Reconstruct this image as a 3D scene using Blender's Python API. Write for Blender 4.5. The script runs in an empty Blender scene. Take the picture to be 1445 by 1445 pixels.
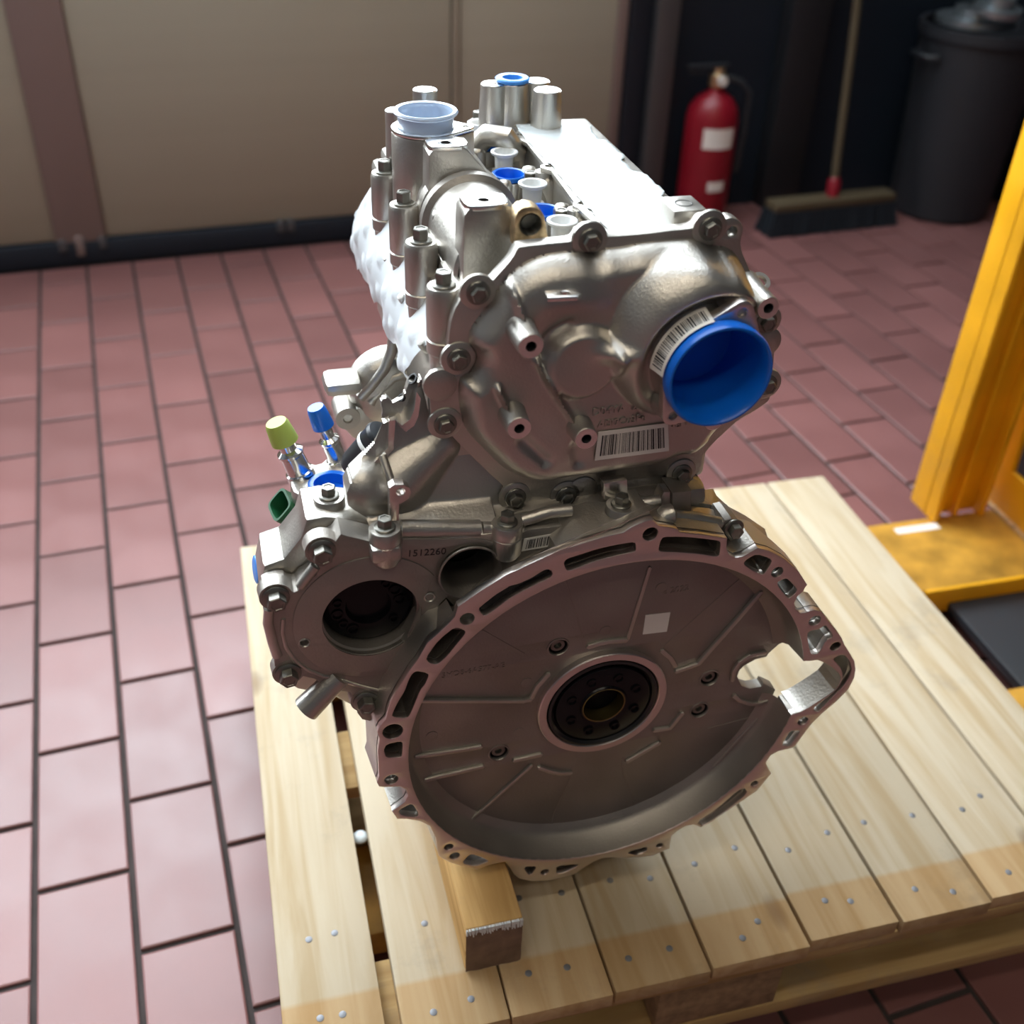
import bpy, bmesh, math, random
import numpy as np
from mathutils import Matrix, Vector
from mathutils.geometry import tessellate_polygon
random.seed(4); rng = np.random.default_rng(4)
C = bpy.context.scene.collection
SC = bpy.context.scene
# ------------------------------------------------------------------ camera
CAM_H = 1.264
_p, _r = math.radians(35.7125), math.radians(2.3633)
_fw = Vector((0, math.cos(_p), -math.sin(_p))); _rt = Vector((1, 0, 0)); _dn = _fw.cross(_rt)
_r2 = _rt*math.cos(_r) - _dn*math.sin(_r); _d2 = _rt*math.sin(_r) + _dn*math.cos(_r)
cd = bpy.data.cameras.new('camera'); cam = bpy.data.objects.new('camera', cd); C.objects.link(cam)
cam.matrix_world = Matrix(((_r2.x, -_d2.x, -_fw.x, 0), (_r2.y, -_d2.y, -_fw.y, 0), (_r2.z, -_d2.z, -_fw.z, CAM_H), (0, 0, 0, 1)))
cd.sensor_width = 36; cd.lens = 36*1536.3/1445; cd.clip_start = .05; cd.clip_end = 60
cd.dof.use_dof = True; cd.dof.focus_distance = .96; cd.dof.aperture_fstop = 4.4; cd.dof.aperture_blades = 0
SC.camera = cam
# ------------------------------------------------------------------ world, exposure
w = bpy.data.worlds.new('world'); SC.world = w; w.use_nodes = True
w.node_tree.nodes['Background'].inputs[0].default_value = (.55, .68, .9, 1)
w.node_tree.nodes['Background'].inputs[1].default_value = 0.6
SC.view_settings.view_transform = 'Standard'; SC.view_settings.look = 'None'
SC.view_settings.exposure = 0.45; SC.view_settings.gamma = 1; SC.view_settings.use_curve_mapping = False
YAW_FLOOR, YAW_PAL, YAW_ENG = math.radians(20.4245), math.radians(15.745), math.radians(16.3)
WIN_E, SKY_E, FILL_E = 10.0, 3.5, 8.0      # daylight in the door's panes, in the rooflight; added fill lamps

# ------------------------------------------------------------------ materials
def mat(name, col, rough=.5, metal=0, bump=0, bscale=200, var=0, vscale=8, rand=0, spec=.5, trans=0, emit=None, es=0, coat=0, alpha=1, rvar=0, sss=0, stretch=(1, 1, 1)):
    m = bpy.data.materials.new(name); m.use_nodes = True
    N, L = m.node_tree.nodes, m.node_tree.links
    b = N['Principled BSDF']
    b.inputs['Base Color'].default_value = (*col, 1); b.inputs['Roughness'].default_value = rough; b.inputs['Metallic'].default_value = metal
    b.inputs['Specular IOR Level'].default_value = spec; b.inputs['Transmission Weight'].default_value = trans
    b.inputs['Coat Weight'].default_value = coat; b.inputs['Alpha'].default_value = alpha
    b.inputs['Subsurface Weight'].default_value = sss
    if emit: b.inputs['Emission Color'].default_value = (*emit, 1); b.inputs['Emission Strength'].default_value = es
    tc = N.new('ShaderNodeTexCoord'); mp = N.new('ShaderNodeMapping'); mp.inputs['Scale'].default_value = stretch
    L.new(tc.outputs['Object'], mp.inputs['Vector'])
    if var or rand:
        mx = N.new('ShaderNodeHueSaturation'); mx.inputs['Color'].default_value = (*col, 1)
        src = None
        if var:
            n = N.new('ShaderNodeTexNoise'); n.inputs['Scale'].default_value = vscale; n.inputs['Detail'].default_value = 5
            L.new(mp.outputs[0], n.inputs['Vector'])
            mr = N.new('ShaderNodeMapRange'); mr.inputs['From Min'].default_value = .3; mr.inputs['From Max'].default_value = .7
            mr.inputs['To Min'].default_value = 1-var; mr.inputs['To Max'].default_value = 1+var
            L.new(n.outputs['Fac'], mr.inputs['Value']); src = mr.outputs[0]
        if rand:
            oi = N.new('ShaderNodeObjectInfo'); m2 = N.new('ShaderNodeMapRange')
            m2.inputs['To Min'].default_value = 1-rand; m2.inputs['To Max'].default_value = 1+rand
            L.new(oi.outputs['Random'], m2.inputs['Value'])
            if src:
                mu = N.new('ShaderNodeMath'); mu.operation = 'MULTIPLY'; L.new(src, mu.inputs[0]); L.new(m2.outputs[0], mu.inputs[1]); src = mu.outputs[0]
            else: src = m2.outputs[0]
        L.new(src, mx.inputs['Value']); L.new(mx.outputs[0], b.inputs['Base Color'])
    if rvar:
        n = N.new('ShaderNodeTexNoise'); n.inputs['Scale'].default_value = vscale*2; n.inputs['Detail'].default_value = 4
        L.new(mp.outputs[0], n.inputs['Vector'])
        mr = N.new('ShaderNodeMapRange'); mr.inputs['From Min'].default_value = .3; mr.inputs['From Max'].default_value = .7
        mr.inputs['To Min'].default_value = rough-rvar; mr.inputs['To Max'].default_value = rough+rvar
        L.new(n.outputs['Fac'], mr.inputs['Value']); L.new(mr.outputs[0], b.inputs['Roughness'])
    if bump:
        n = N.new('ShaderNodeTexNoise'); n.inputs['Scale'].default_value = bscale; n.inputs['Detail'].default_value = 3
        L.new(mp.outputs[0], n.inputs['Vector'])
        bp = N.new('ShaderNodeBump'); bp.inputs['Strength'].default_value = bump; bp.inputs['Distance'].default_value = .001
        L.new(n.outputs['Fac'], bp.inputs['Height']); L.new(bp.outputs[0], b.inputs['Normal'])
    return m

def wood(name, c0, c1, dark, stain=None, axis=1, rand=.12):
    """sawn softwood: growth lines run along the object's own length axis, knots, optional darker band near the front end"""
    m = bpy.data.materials.new(name); m.use_nodes = True
    N, L = m.node_tree.nodes, m.node_tree.links; b = N['Principled BSDF']
    b.inputs['Roughness'].default_value = .72; b.inputs['Specular IOR Level'].default_value = .25
    tc = N.new('ShaderNodeTexCoord'); oi = N.new('ShaderNodeObjectInfo')
    ad = N.new('ShaderNodeVectorMath'); ad.operation = 'ADD'
    mr = N.new('ShaderNodeVectorMath'); mr.operation = 'SCALE'; mr.inputs[0].default_value = (7.3, 3.1, 5.7); L.new(oi.outputs['Random'], mr.inputs['Scale'])
    L.new(tc.outputs['Object'], ad.inputs[0]); L.new(mr.outputs[0], ad.inputs[1])
    mp = N.new('ShaderNodeMapping'); s = [26, 26, 26]; s[axis] = 1.6; mp.inputs['Scale'].default_value = s
    L.new(ad.outputs[0], mp.inputs['Vector'])
    n = N.new('ShaderNodeTexNoise'); n.inputs['Scale'].default_value = 1.6; n.inputs['Detail'].default_value = 6; n.inputs['Distortion'].default_value = .9
    L.new(mp.outputs[0], n.inputs['Vector'])
    cr = N.new('ShaderNodeValToRGB'); e = cr.color_ramp.elements
    e[0].position = .33; e[0].color = (*c1, 1); e[1].position = .6; e[1].color = (*c0, 1)
    L.new(n.outputs['Fac'], cr.inputs['Fac'])
    # knots
    mk = N.new('ShaderNodeMapping'); s = [7, 7, 0]; s[axis] = 3.2; mk.inputs['Scale'].default_value = s; L.new(ad.outputs[0], mk.inputs['Vector'])
    vo = N.new('ShaderNodeTexVoronoi'); vo.inputs['Scale'].default_value = 1; L.new(mk.outputs[0], vo.inputs['Vector'])
    kr = N.new('ShaderNodeMapRange'); kr.inputs['From Min'].default_value = .05; kr.inputs['From Max'].default_value = .11; kr.inputs['To Min'].default_value = .75; kr.inputs['To Max'].default_value = 0
    L.new(vo.outputs['Distance'], kr.inputs['Value'])
    mix = N.new('ShaderNodeMix'); mix.data_type = 'RGBA'; L.new(kr.outputs[0], mix.inputs['Factor']); L.new(cr.outputs[0], mix.inputs['A']); mix.inputs['B'].default_value = (*dark, 1)
    # smudges of handling dirt
    n2 = N.new('ShaderNodeTexNoise'); n2.inputs['Scale'].default_value = 9; n2.inputs['Detail'].default_value = 8; n2.inputs['Roughness'].default_value = .7; L.new(ad.outputs[0], n2.inputs['Vector'])
    sr = N.new('ShaderNodeMapRange'); sr.inputs['From Min'].default_value = .56; sr.inputs['From Max'].default_value = .75; sr.inputs['To Min'].default_value = 0; sr.inputs['To Max'].default_value = .45
    L.new(n2.outputs['Fac'], sr.inputs['Value'])
    mix2 = N.new('ShaderNodeMix'); mix2.data_type = 'RGBA'; L.new(sr.outputs[0], mix2.inputs['Factor']); L.new(mix.outputs['Result'], mix2.inputs['A']); mix2.inputs['B'].default_value = (.25, .23, .2, 1)
    last = mix2.outputs['Result']
    if stain is not None:
        sx = N.new('ShaderNodeSeparateXYZ'); L.new(tc.outputs['Object'], sx.inputs[0])
        st = N.new('ShaderNodeMapRange'); st.inputs['From Min'].default_value = stain-.003; st.inputs['From Max'].default_value = stain+.003; st.inputs['To Min'].default_value = 1; st.inputs['To Max'].default_value = 0
        L.new(sx.outputs['Y'], st.inputs['Value'])
        mu = N.new('ShaderNodeMix'); mu.data_type = 'RGBA'; mu.blend_type = 'MULTIPLY'; L.new(st.outputs[0], mu.inputs['Factor']); L.new(last, mu.inputs['A']); mu.inputs['B'].default_value = (.95, .78, .58, 1)
        last = mu.outputs['Result']
    hs = N.new('ShaderNodeHueSaturation'); L.new(last, hs.inputs['Color'])
    m2 = N.new('ShaderNodeMapRange'); m2.inputs['To Min'].default_value = 1-rand; m2.inputs['To Max'].default_value = 1+rand*.5
    L.new(oi.outputs['Random'], m2.inputs['Value']); L.new(m2.outputs[0], hs.inputs['Value'])
    L.new(hs.outputs[0], b.inputs['Base Color'])
    bp = N.new('ShaderNodeBump'); bp.inputs['Strength'].default_value = .25; bp.inputs['Distance'].default_value = .002; L.new(n.outputs['Fac'], bp.inputs['Height']); L.new(bp.outputs[0], b.inputs['Normal'])
    return m

M = {}
M['cast'] = mat('cast_aluminium', (.53, .505, .46), .37, .9, bump=.3, bscale=420, var=.1, vscale=14, rvar=.06)
M['cast_dark'] = mat('cast_aluminium_shaded', (.34, .315, .285), .5, .86, bump=.3, bscale=380, var=.14, vscale=18, rvar=.06)  # darker copy of the cast metal, shade of front faces in its colour
M['mach'] = mat('machined_aluminium', (.72, .66, .62), .34, 1, rvar=.03, vscale=10, stretch=(1, 1, 14))
M['mach_bright'] = mat('bright_machined_aluminium', (.85, .83, .8), .25, 1, bump=.08, bscale=90, stretch=(20, 1, 1))
M['gold'] = mat('stained_machined_metal', (.62, .47, .28), .42, .9, var=.35, vscale=160, bump=.4, bscale=300)
M['bolt'] = mat('bolt_steel', (.24, .235, .21), .36, .9, var=.15, vscale=120)
M['steel'] = mat('bright_steel_tube', (.72, .7, .68), .14, 1)
M['black'] = mat('oiled_black_steel', (.005, .0055, .007), .26, 0, spec=.2)
M['dark'] = mat('bore_shade', (.01, .01, .011), .5)  # near-black for holes and cavities, their depth shade put into the colour
M['rubber'] = mat('black_seal_rubber', (.012, .012, .013), .3)
M['blue'] = mat('blue_plastic', (.004, .15, .7), .28, spec=.5, sss=.0)
M['blue_light'] = mat('light_blue_plastic', (.05, .3, .85), .35)
M['white_plastic'] = mat('white_plastic', (.78, .8, .8), .35)
M['clear_plastic'] = mat('milky_plastic', (.62, .74, .9), .25, trans=.25)
M['green_light'] = mat('yellow_green_plastic', (.42, .52, .1), .45)
M['green_dark'] = mat('dark_green_plastic', (.008, .085, .03), .4)
M['film'] = mat('white_film', (.66, .72, .74), .42, bump=.7, bscale=26, stretch=(1, .25, 1))
M['film2'] = mat('white_bubble_film', (.74, .79, .82), .38)
M['label'] = mat('white_label', (.84, .81, .76), .45)
M['ink'] = mat('black_ink', (.012, .012, .015), .5)
M['orange_ink'] = mat('orange_print', (.65, .22, .06), .5)
M['plastic_black'] = mat('black_plastic', (.02, .023, .028), .4)
M['deck'] = wood('deck_wood', (.56, .475, .345), (.46, .35, .21), (.16, .08, .035), stain=.06)
M['wood'] = wood('pallet_wood', (.5, .34, .15), (.36, .22, .085), (.13, .065, .03), axis=0)
M['block'] = wood('rough_block_wood', (.66, .42, .17), (.45, .25, .08), (.16, .08, .03))
M['endgrain'] = mat('end_grain_wood', (.2, .125, .085), .85, bump=.5, bscale=300, var=.2, vscale=60)
M['chip'] = mat('chipboard_block', (.3, .19, .1), .85, bump=.6, bscale=120, var=.3, vscale=70)
M['nail'] = mat('nail_steel', (.22, .225, .24), .55, .6)
M['tile'] = mat('red_quarry_tile', (.215, .094, .088), .35, spec=.55, var=.1, vscale=5, rand=.13, bump=.15, bscale=40, rvar=.07)
M['grout'] = mat('grey_grout', (.055, .045, .043), .95, var=.15, vscale=20, spec=.1)
M['yellow'] = mat('worn_yellow_paint', (.83, .4, .008), .42, var=.13, vscale=9, bump=.1, bscale=30, rvar=.1)
M['yellow_worn'] = mat('dirty_yellow_paint', (.5, .26, .035), .5, var=.4, vscale=14, bump=.2, bscale=60)
M['red'] = mat('red_paint', (.24, .005, .015), .38)
M['door'] = mat('beige_door_panel', (.34, .3, .235), .5, bump=.3, bscale=60, stretch=(.02, 1, 3), var=.04, vscale=4)
M['stile'] = mat('brownish_door_stile', (.23, .165, .15), .5)
M['navy'] = mat('dark_navy_paint', (.005, .011, .021), .6)
M['grey'] = mat('grey_steel_rail', (.1, .1, .105), .45, .3)
M['greydark'] = mat('dark_grey_steel', (.02, .022, .027), .55, .1)
M['plaster'] = mat('dim_plaster', (.07, .075, .085), .8)
M['broom_wood'] = mat('broom_wood', (.09, .066, .035), .6)
M['bristle'] = mat('dark_bristles', (.008, .014, .022), .8)
M['metal_grey'] = mat('dull_scrap_metal', (.3, .34, .36), .35, .8)
M['window'] = mat('daylit_pane', (.8, .85, .9), .3, emit=(.86, .94, 1.0), es=WIN_E)
M['skylight'] = mat('daylit_rooflight', (.8, .85, .9), .3, emit=(.86, .94, 1.0), es=SKY_E)
M['lamp'] = mat('fill_glow', (.9, .9, .85), .3, emit=(1, .88, .7), es=FILL_E)

# ------------------------------------------------------------------ builders
def link(o, parent=None):
    C.objects.link(o)
    if parent is not None: o.parent = parent
    return o
def mesh(name, V, F, m, parent=None, smooth=None, uvm=None):
    me = bpy.data.meshes.new(name); me.from_pydata([tuple(map(float, v)) for v in V], [], [tuple(map(int, f)) for f in F]); me.materials.append(m)
    return fin(name, me, parent, smooth)
def fin(name, me, parent, smooth):
    if smooth is not None:
        bm = bmesh.new(); bm.from_mesh(me); bmesh.ops.remove_doubles(bm, verts=bm.verts, dist=1e-6); bmesh.ops.recalc_face_normals(bm, faces=bm.faces)
        for f in bm.faces: f.smooth = True
        for e in bm.edges:
            if len(e.link_faces) == 2 and e.calc_face_angle(0) > math.radians(smooth): e.smooth = False
        bm.to_mesh(me); bm.free()
    return link(bpy.data.objects.new(name, me), parent)
def thing(name, label, cat, loc=(0, 0, 0), rz=0, group=None, e=None):
    o = bpy.data.objects.new(name, None) if e is None else e
    if e is None: link(o); o.location = loc; o.rotation_euler = (0, 0, rz); o.empty_display_size = .05
    o['label'] = label; o['category'] = cat
    if group: o['group'] = group
    return o
def structure(o): o['kind'] = 'structure'; return o
def box(x0, x1, y0, y1, z0, z1):
    V = [(x, y, z) for z in (z0, z1) for y in (y0, y1) for x in (x0, x1)]
    return V, [(0, 2, 3, 1), (4, 5, 7, 6), (0, 1, 5, 4), (2, 6, 7, 3), (0, 4, 6, 2), (1, 3, 7, 5)]
def cat(*parts):
    V, F = [], []
    for v, f in parts:
        n = len(V); V += list(v); F += [tuple(i+n for i in q) for q in f]
    return V, F
def bbox(name, dims, m, parent, bev=.002, smooth=35):
    V, F = box(*dims); me = bpy.data.meshes.new(name); me.from_pydata(V, [], F); me.materials.append(m)
    bm = bmesh.new(); bm.from_mesh(me)
    if bev: bmesh.ops.bevel(bm, geom=bm.edges, offset=bev, segments=2, profile=.5, affect='EDGES')
    bm.to_mesh(me); bm.free()
    return fin(name, me, parent, smooth)
def frame(o, d):
    """matrix with local z along d at o"""
    z = Vector(d).normalized(); q = z.to_track_quat('Z', 'Y'); return Matrix.Translation(Vector(o)) @ q.to_matrix().to_4x4()
VIEW = (0, -1, 0)
def lathe(prof, o=(0, 0, 0), d=(0, 0, 1), n=28, closed=False, rx=1):
    Mx = frame(o, d); V, F = [], []
    for r, z in prof:
        for i in range(n):
            a = 2*math.pi*i/n; V.append(Mx @ Vector((r*rx*math.cos(a), r*math.sin(a), z)))
    k = len(prof)
    for j in range(k if closed else k-1):
        j2 = (j+1) % k
        for i in range(n):
            i2 = (i+1) % n; F.append((j*n+i, j*n+i2, j2*n+i2, j2*n+i))
    return V, F
def tube(path, r, n=10):
    V, F = [], []; P = [Vector(p) for p in path]; rs = r if isinstance(r, (list, tuple)) else [r]*len(P)
    up = None
    for i, p in enumerate(P):
        t = (P[min(i+1, len(P)-1)]-P[max(i-1, 0)]).normalized()
        if up is None: up = t.orthogonal().normalized()
        up = (up-t*up.dot(t)).normalized(); s = t.cross(up)
        for j in range(n):
            a = 2*math.pi*j/n; V.append(p+(up*math.cos(a)+s*math.sin(a))*rs[i])
    for i in range(len(P)-1):
        for j in range(n):
            k = (j+1) % n; F.append((i*n+j, i*n+k, i*n+n+k, i*n+n+j))
    F.append(tuple(range(n))[::-1]); F.append(tuple((len(P)-1)*n+j for j in range(n)))
    return V, F
def circle(c, r, n=24, a0=0, a1=2*math.pi):
    full = abs(a1-a0-2*math.pi) < 1e-6
    return [(c[0]+r*math.cos(a0+(a1-a0)*i/(n if full else n-1)), c[1]+r*math.sin(a0+(a1-a0)*i/(n if full else n-1))) for i in range(n)]
def rounded(poly, it=1, k=.25):
    P = [Vector(p) for p in poly]
    for _ in range(it):
        Q = []
        for i in range(len(P)):
            a, b = P[i], P[(i+1) % len(P)]; Q += [a.lerp(b, k), a.lerp(b, 1-k)]
        P = Q
    return [tuple(p) for p in P]
def plate_geo(name, outline, holes=(), t=.01, bev=0):
    cu = bpy.data.curves.new(name, 'CURVE'); cu.dimensions = '2D'; cu.fill_mode = 'BOTH'
    cu.extrude = max(t/2-bev, 0); cu.bevel_depth = bev; cu.offset = -bev; cu.bevel_resolution = 1
    for pl in [outline]+list(holes):
        s = cu.splines.new('POLY'); s.points.add(len(pl)-1); s.use_cyclic_u = True
        for p, q in zip(s.points, pl): p.co = (q[0], q[1], 0, 1)
    o = bpy.data.objects.new(name, cu); me = bpy.data.meshes.new_from_object(o); bpy.data.objects.remove(o); bpy.data.curves.remove(cu)
    return me
def plate(name, outline, holes, v0, v1, m, parent, bev=.0008, axis='v', smooth=30):
    """a plate cut to an outline; axis v: it faces the rear of the engine between depths v0..v1; axis w: it lies flat between heights"""
    me = plate_geo(name, outline, holes, abs(v1-v0), bev); me.materials.clear(); me.materials.append(m); c = (v0+v1)/2
    me.transform(Matrix(((1, 0, 0, 0), (0, 0, -1, c), (0, 1, 0, 0), (0, 0, 0, 1))) if axis == 'v' else Matrix.Translation((0, 0, c)))
    return fin(name, me, parent, smooth)
def inside(px, py, poly):
    P = np.array(poly); Q = np.roll(P, -1, 0); r = np.zeros(px.shape, bool)
    for (x0, y0), (x1, y1) in zip(P, Q):
        if y0 == y1: continue
        c = ((y0 > py) != (y1 > py)) & (px < (x1-x0)*(py-y0)/(y1-y0)+x0); r ^= c
    return r
def edge_dist(px, py, poly, near=False):
    P = np.array(poly); Q = np.roll(P, -1, 0); best = np.full(px.shape, 1e9); bx = px.copy(); by = py.copy()
    for a, b in zip(P, Q):
        d = b-a; L2 = max(d@d, 1e-12); t = np.clip(((px-a[0])*d[0]+(py-a[1])*d[1])/L2, 0, 1)
        x, y = a[0]+t*d[0], a[1]+t*d[1]; e = np.hypot(px-x, py-y); k = e < best
        best = np.where(k, e, best); bx = np.where(k, x, bx); by = np.where(k, y, by)
    return (best, bx, by) if near else best
def relief(name, poly, fun, m, parent, res=.0025, back=None, holes=()):
    """a cast surface: depth v = fun(u, w) over an outline, with side walls going back to depth `back`"""
    P = np.array(poly); u0, w0 = P.min(0)-res; u1, w1 = P.max(0)+res
    nu, nw = int((u1-u0)/res)+2, int((w1-w0)/res)+2
    U, W = np.meshgrid(u0+np.arange(nu)*res, w0+np.arange(nw)*res, indexing='ij')
    cu, cw = (U[:-1, :-1]+U[1:, 1:])/2, (W[:-1, :-1]+W[1:, 1:])/2
    keep = inside(cu, cw, poly)
    for h in holes: keep &= ~inside(cu, cw, h)
    ins = inside(U, W, poly); e, ex, ey = edge_dist(U, W, poly, True)
    sn = (~ins) | (e < res*.45)
    for h in holes:
        hi = inside(U, W, h); he, hx, hy = edge_dist(U, W, h, True); k = hi | (he < res*.45); ex = np.where(k, hx, ex); ey = np.where(k, hy, ey); sn |= k
    U2, W2 = np.where(sn, ex, U), np.where(sn, ey, W)
    Vv = fun(U2, W2); idx = np.full(U.shape, -1); F = []; V = []
    def vid(i, j):
        if idx[i, j] < 0: idx[i, j] = len(V); V.append((U2[i, j], Vv[i, j], W2[i, j]))
        return int(idx[i, j])
    for i, j in zip(*np.nonzero(keep)): F.append((vid(i, j), vid(i+1, j), vid(i+1, j+1), vid(i, j+1)))
    if back is not None:
        cnt = {}
        for f in F:
            for a, b in zip(f, f[1:]+f[:1]):
                k = (min(a, b), max(a, b)); cnt[k] = None if k in cnt else (a, b)
        bk = {}
        for e2 in cnt.values():
            if e2 is None: continue
            a, b = e2
            for q in (a, b):
                if q not in bk: bk[q] = len(V); V.append((V[q][0], back, V[q][2]))
            F.append((b, a, bk[a], bk[b]))
    return mesh(name, V, F, m, parent, 50)
def smooth01(x): x = np.clip(x, 0, 1); return x*x*(3-2*x)
def text(name, s, size, o, d, rot, m, parent, depth=.0006, shear=0):
    cu = bpy.data.curves.new(name, 'FONT'); cu.body = s; cu.size = size; cu.extrude = depth/2; cu.align_x = 'LEFT'; cu.resolution_u = 3
    ob = bpy.data.objects.new(name, cu); me = bpy.data.meshes.new_from_object(ob); bpy.data.objects.remove(ob); bpy.data.curves.remove(cu)
    me.materials.clear(); me.materials.append(m)
    # text plane: x along (cos rot, sin rot) in (u,w), facing the rear
    R = Matrix(((1, 0, 0, 0), (0, 0, -1, 0), (0, 1, 0, 0), (0, 0, 0, 1))) @ Matrix.Rotation(rot, 4, 'Z')
    me.transform(Matrix.Translation((o[0], d, o[1])) @ R)
    return fin(name, me, parent, None)
_bolt = {}
def bolt(o, d, parent, r=.0085, hx=.0056, h=.0075, name='bolt', m=None, rot=0, pre=None):
    k = (round(r, 5), round(hx, 5), round(h, 5))
    if k not in _bolt:
        a = lathe([(r, 0), (r, .0014), (r*.93, .002), (hx*1.1, .0026), (0, .0026)], n=24)
        hexp = [(hx*1.12, .0022), (hx*1.12, h-.0008), (hx*1.0, h)]
        b = lathe(hexp+[(hx*.72, h), (hx*.66, h-.0006), (0, h-.0006)], n=6)
        V, F = cat(a, b); me = bpy.data.meshes.new('bolt'); me.from_pydata([tuple(v) for v in V], [], F)
        t = fin('bolt', me, None, 25); C.objects.unlink(t); bpy.data.objects.remove(t); _bolt[k] = me
    me = _bolt[k]
    if m is None: m = M['bolt']
    if not me.materials: me.materials.append(m)
    ob = link(bpy.data.objects.new(name, me), parent)
    ob.matrix_local = (pre or Matrix()) @ frame(o, d) @ Matrix.Rotation(rot, 4, 'Z')
    return ob
def ring_of(poly, shrink): 
    c = np.mean(poly, 0); return [tuple(c+(np.array(p)-c)*shrink) for p in poly]
def stroke(pts, wd):
    """outline of a round-ended bar along a polyline"""
    P = [Vector(p) for p in pts]; Lf, Rt = [], []
    for i, p in enumerate(P):
        t = (P[min(i+1, len(P)-1)]-P[max(i-1, 0)]).normalized(); n = Vector((-t.y, t.x))*wd/2; Lf.append(p+n); Rt.append(p-n)
    t0 = (P[0]-P[1]).normalized()*wd*.4; t1 = (P[-1]-P[-2]).normalized()*wd*.4
    return [tuple(q) for q in Lf]+[tuple(P[-1]+t1)]+[tuple(q) for q in Rt[::-1]]+[tuple(P[0]+t0)]
# ------------------------------------------------------------------ measured points: marks read off the photograph, put on a real plane of the engine
CR = {'A': (590, 370), 'B': (640, 270), 'C': (860, 270), 'D': (590, 530), 'E': (780, 530), 'F': (890, 420), 'G': (900, 600), 'H': (780, 370), 'I': (350, 560), 'J': (350, 780), 'K': (490, 560), 'L': (500, 100), 'N': (640, 90), 'Q': (500, 280), 'R': (450, 440), 'S': (820, 150), 'a': (500, 730), 'b': (700, 720), 'c': (920, 720), 'd': (500, 960), 'e': (600, 1060), 'f': (800, 1060), 'g': (1000, 860), 'h': (730, 880)}
_e = math.radians(16.3); _A, _B = Vector((-math.sin(_e), math.cos(_e), 0)), Vector((math.cos(_e), math.sin(_e), 0)); _O = Vector((.1045, .7281, -.7688))
def _rays(spec):
    c = (0, 0, 1)
    for t in spec.split():
        if t in CR: c = (*CR[t], 240/1445); continue
        if t == 'P': c = (0, 0, 1); continue
        x, y = map(float, t.split(',')); yield _r2*((c[0]+x*c[2]-722.5)/1536.3)+_d2*((c[1]+y*c[2]-722.5)/1536.3)+_fw
def PX(v, spec):
    """points (u, w) on the upright plane at depth v"""
    r = []
    for d in _rays(spec): X = d*((_O.dot(_A)+v)/d.dot(_A))-_O; r.append((round(X.dot(_B), 4), round(X.z, 4)))
    return r
def PW(w, spec):
    """points (u, v) on the level plane at height w"""
    r = []
    for d in _rays(spec): X = d*((_O.z+w)/d.z)-_O; r.append((round(X.dot(_B), 4), round(X.dot(_A), 4)))
    return r
# ================================================================== ROOM (frame of the tiles: q along the back wall, p towards it)
def rot(o): o.rotation_euler = (0, 0, YAW_FLOOR); return o
QA, QB, PA, PB, HC = -3.6, 5.2, -3.6, 3.11, 4.2
SQ0, SQ1, SP0, SP1 = -2.2, 2.0, 1.2, 2.8                              # the rooflight
floor = structure(rot(mesh('floor', *box(QA, QB, PA, PB+.2, -.06, -.005), M['grout'])))
TW, TL = .1227, .2485
def tile_geo(x, y, hx, hy, z):
    b, d = .0022, .0012
    V = [(x+sx*hx, y+sy*hy, z-.006) for sx, sy in ((-1, -1), (1, -1), (1, 1), (-1, 1))]+[(x+sx*hx, y+sy*hy, z-d) for sx, sy in ((-1, -1), (1, -1), (1, 1), (-1, 1))]+[(x+sx*(hx-b), y+sy*(hy-b), z) for sx, sy in ((-1, -1), (1, -1), (1, 1), (-1, 1))]
    F = [(8, 9, 10, 11)]
    for i in range(4):
        j = (i+1) % 4; F += [(i, j, 4+j, 4+i), (4+i, 4+j, 8+j, 8+i)]
    return V, F
cF, sF = math.cos(YAW_FLOOR), math.sin(YAW_FLOOR)
def to_world(q, p, a=YAW_FLOOR): return Vector((q*math.cos(a)-p*math.sin(a), q*math.sin(a)+p*math.cos(a), 0))
cam_inv = cam.matrix_world.inverted()
tiles, cut = [], []
for k in range(int((QA+.0253)/TW)+1, int((QB+.0253)/TW)-1):
    q = -.0253+TW*(k+.5); base = .884 if k % 2 else 1.0136
    for n in range(int((PA-base)/TL), int((PB-base)/TL)+2):
        p = base+TL*(n+.5)
        if p-TL/2 < PA: continue
        if p+TL/2 > PB-.006:
            if PB-.006-(p-TL/2) > .03: cut.append((q, (p-TL/2+PB-.006)/2, (PB-.006-p+TL/2)/2-.004))
            continue
        X = to_world(q, p); c = cam_inv @ X; vis = False
        if c.z < -.3:
            x, y = 722.5+1536.3*c.x/-c.z, 722.5-1536.3*c.y/-c.z; vis = -70 < x < 1515 and 250 < y < 1560
        a = YAW_FLOOR-YAW_PAL; qq, pp_ = q*math.cos(a)-p*math.sin(a), q*math.sin(a)+p*math.cos(a)
        if 0 < qq < .9 and .78 < pp_ < 1.42: vis = False
        tiles.append((vis, X.length, q, p))
vis = sorted(t for t in tiles if t[0]); vis = sorted(vis, key=lambda t: t[1])[:298]; vs = set((t[2], t[3]) for t in vis)
base_me = bpy.data.meshes.new('tile'); base_me.from_pydata(*[tile_geo(0, 0, TW/2-.004, TL/2-.004, 0)[0], [], tile_geo(0, 0, .1, .1, 0)[1]]); base_me.materials.append(M['tile'])
for _, _, q, p in vis:
    o = link(bpy.data.objects.new('tile', base_me), floor); o.location = (q, p, random.uniform(-.0006, .0004)); o.rotation_euler = (random.uniform(-.0015, .0015), random.uniform(-.002, .002), random.choice((0, math.pi)))
V, F = cat(*[tile_geo(q, p, TW/2-.004, TL/2-.004, 0) for _, _, q, p in tiles if (q, p) not in vs], *[tile_geo(q, p, TW/2-.004, l, 0) for q, p, l in cut])
o = mesh('tile_field', V, F, M['tile'], floor); o['kind'] = 'stuff'
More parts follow.
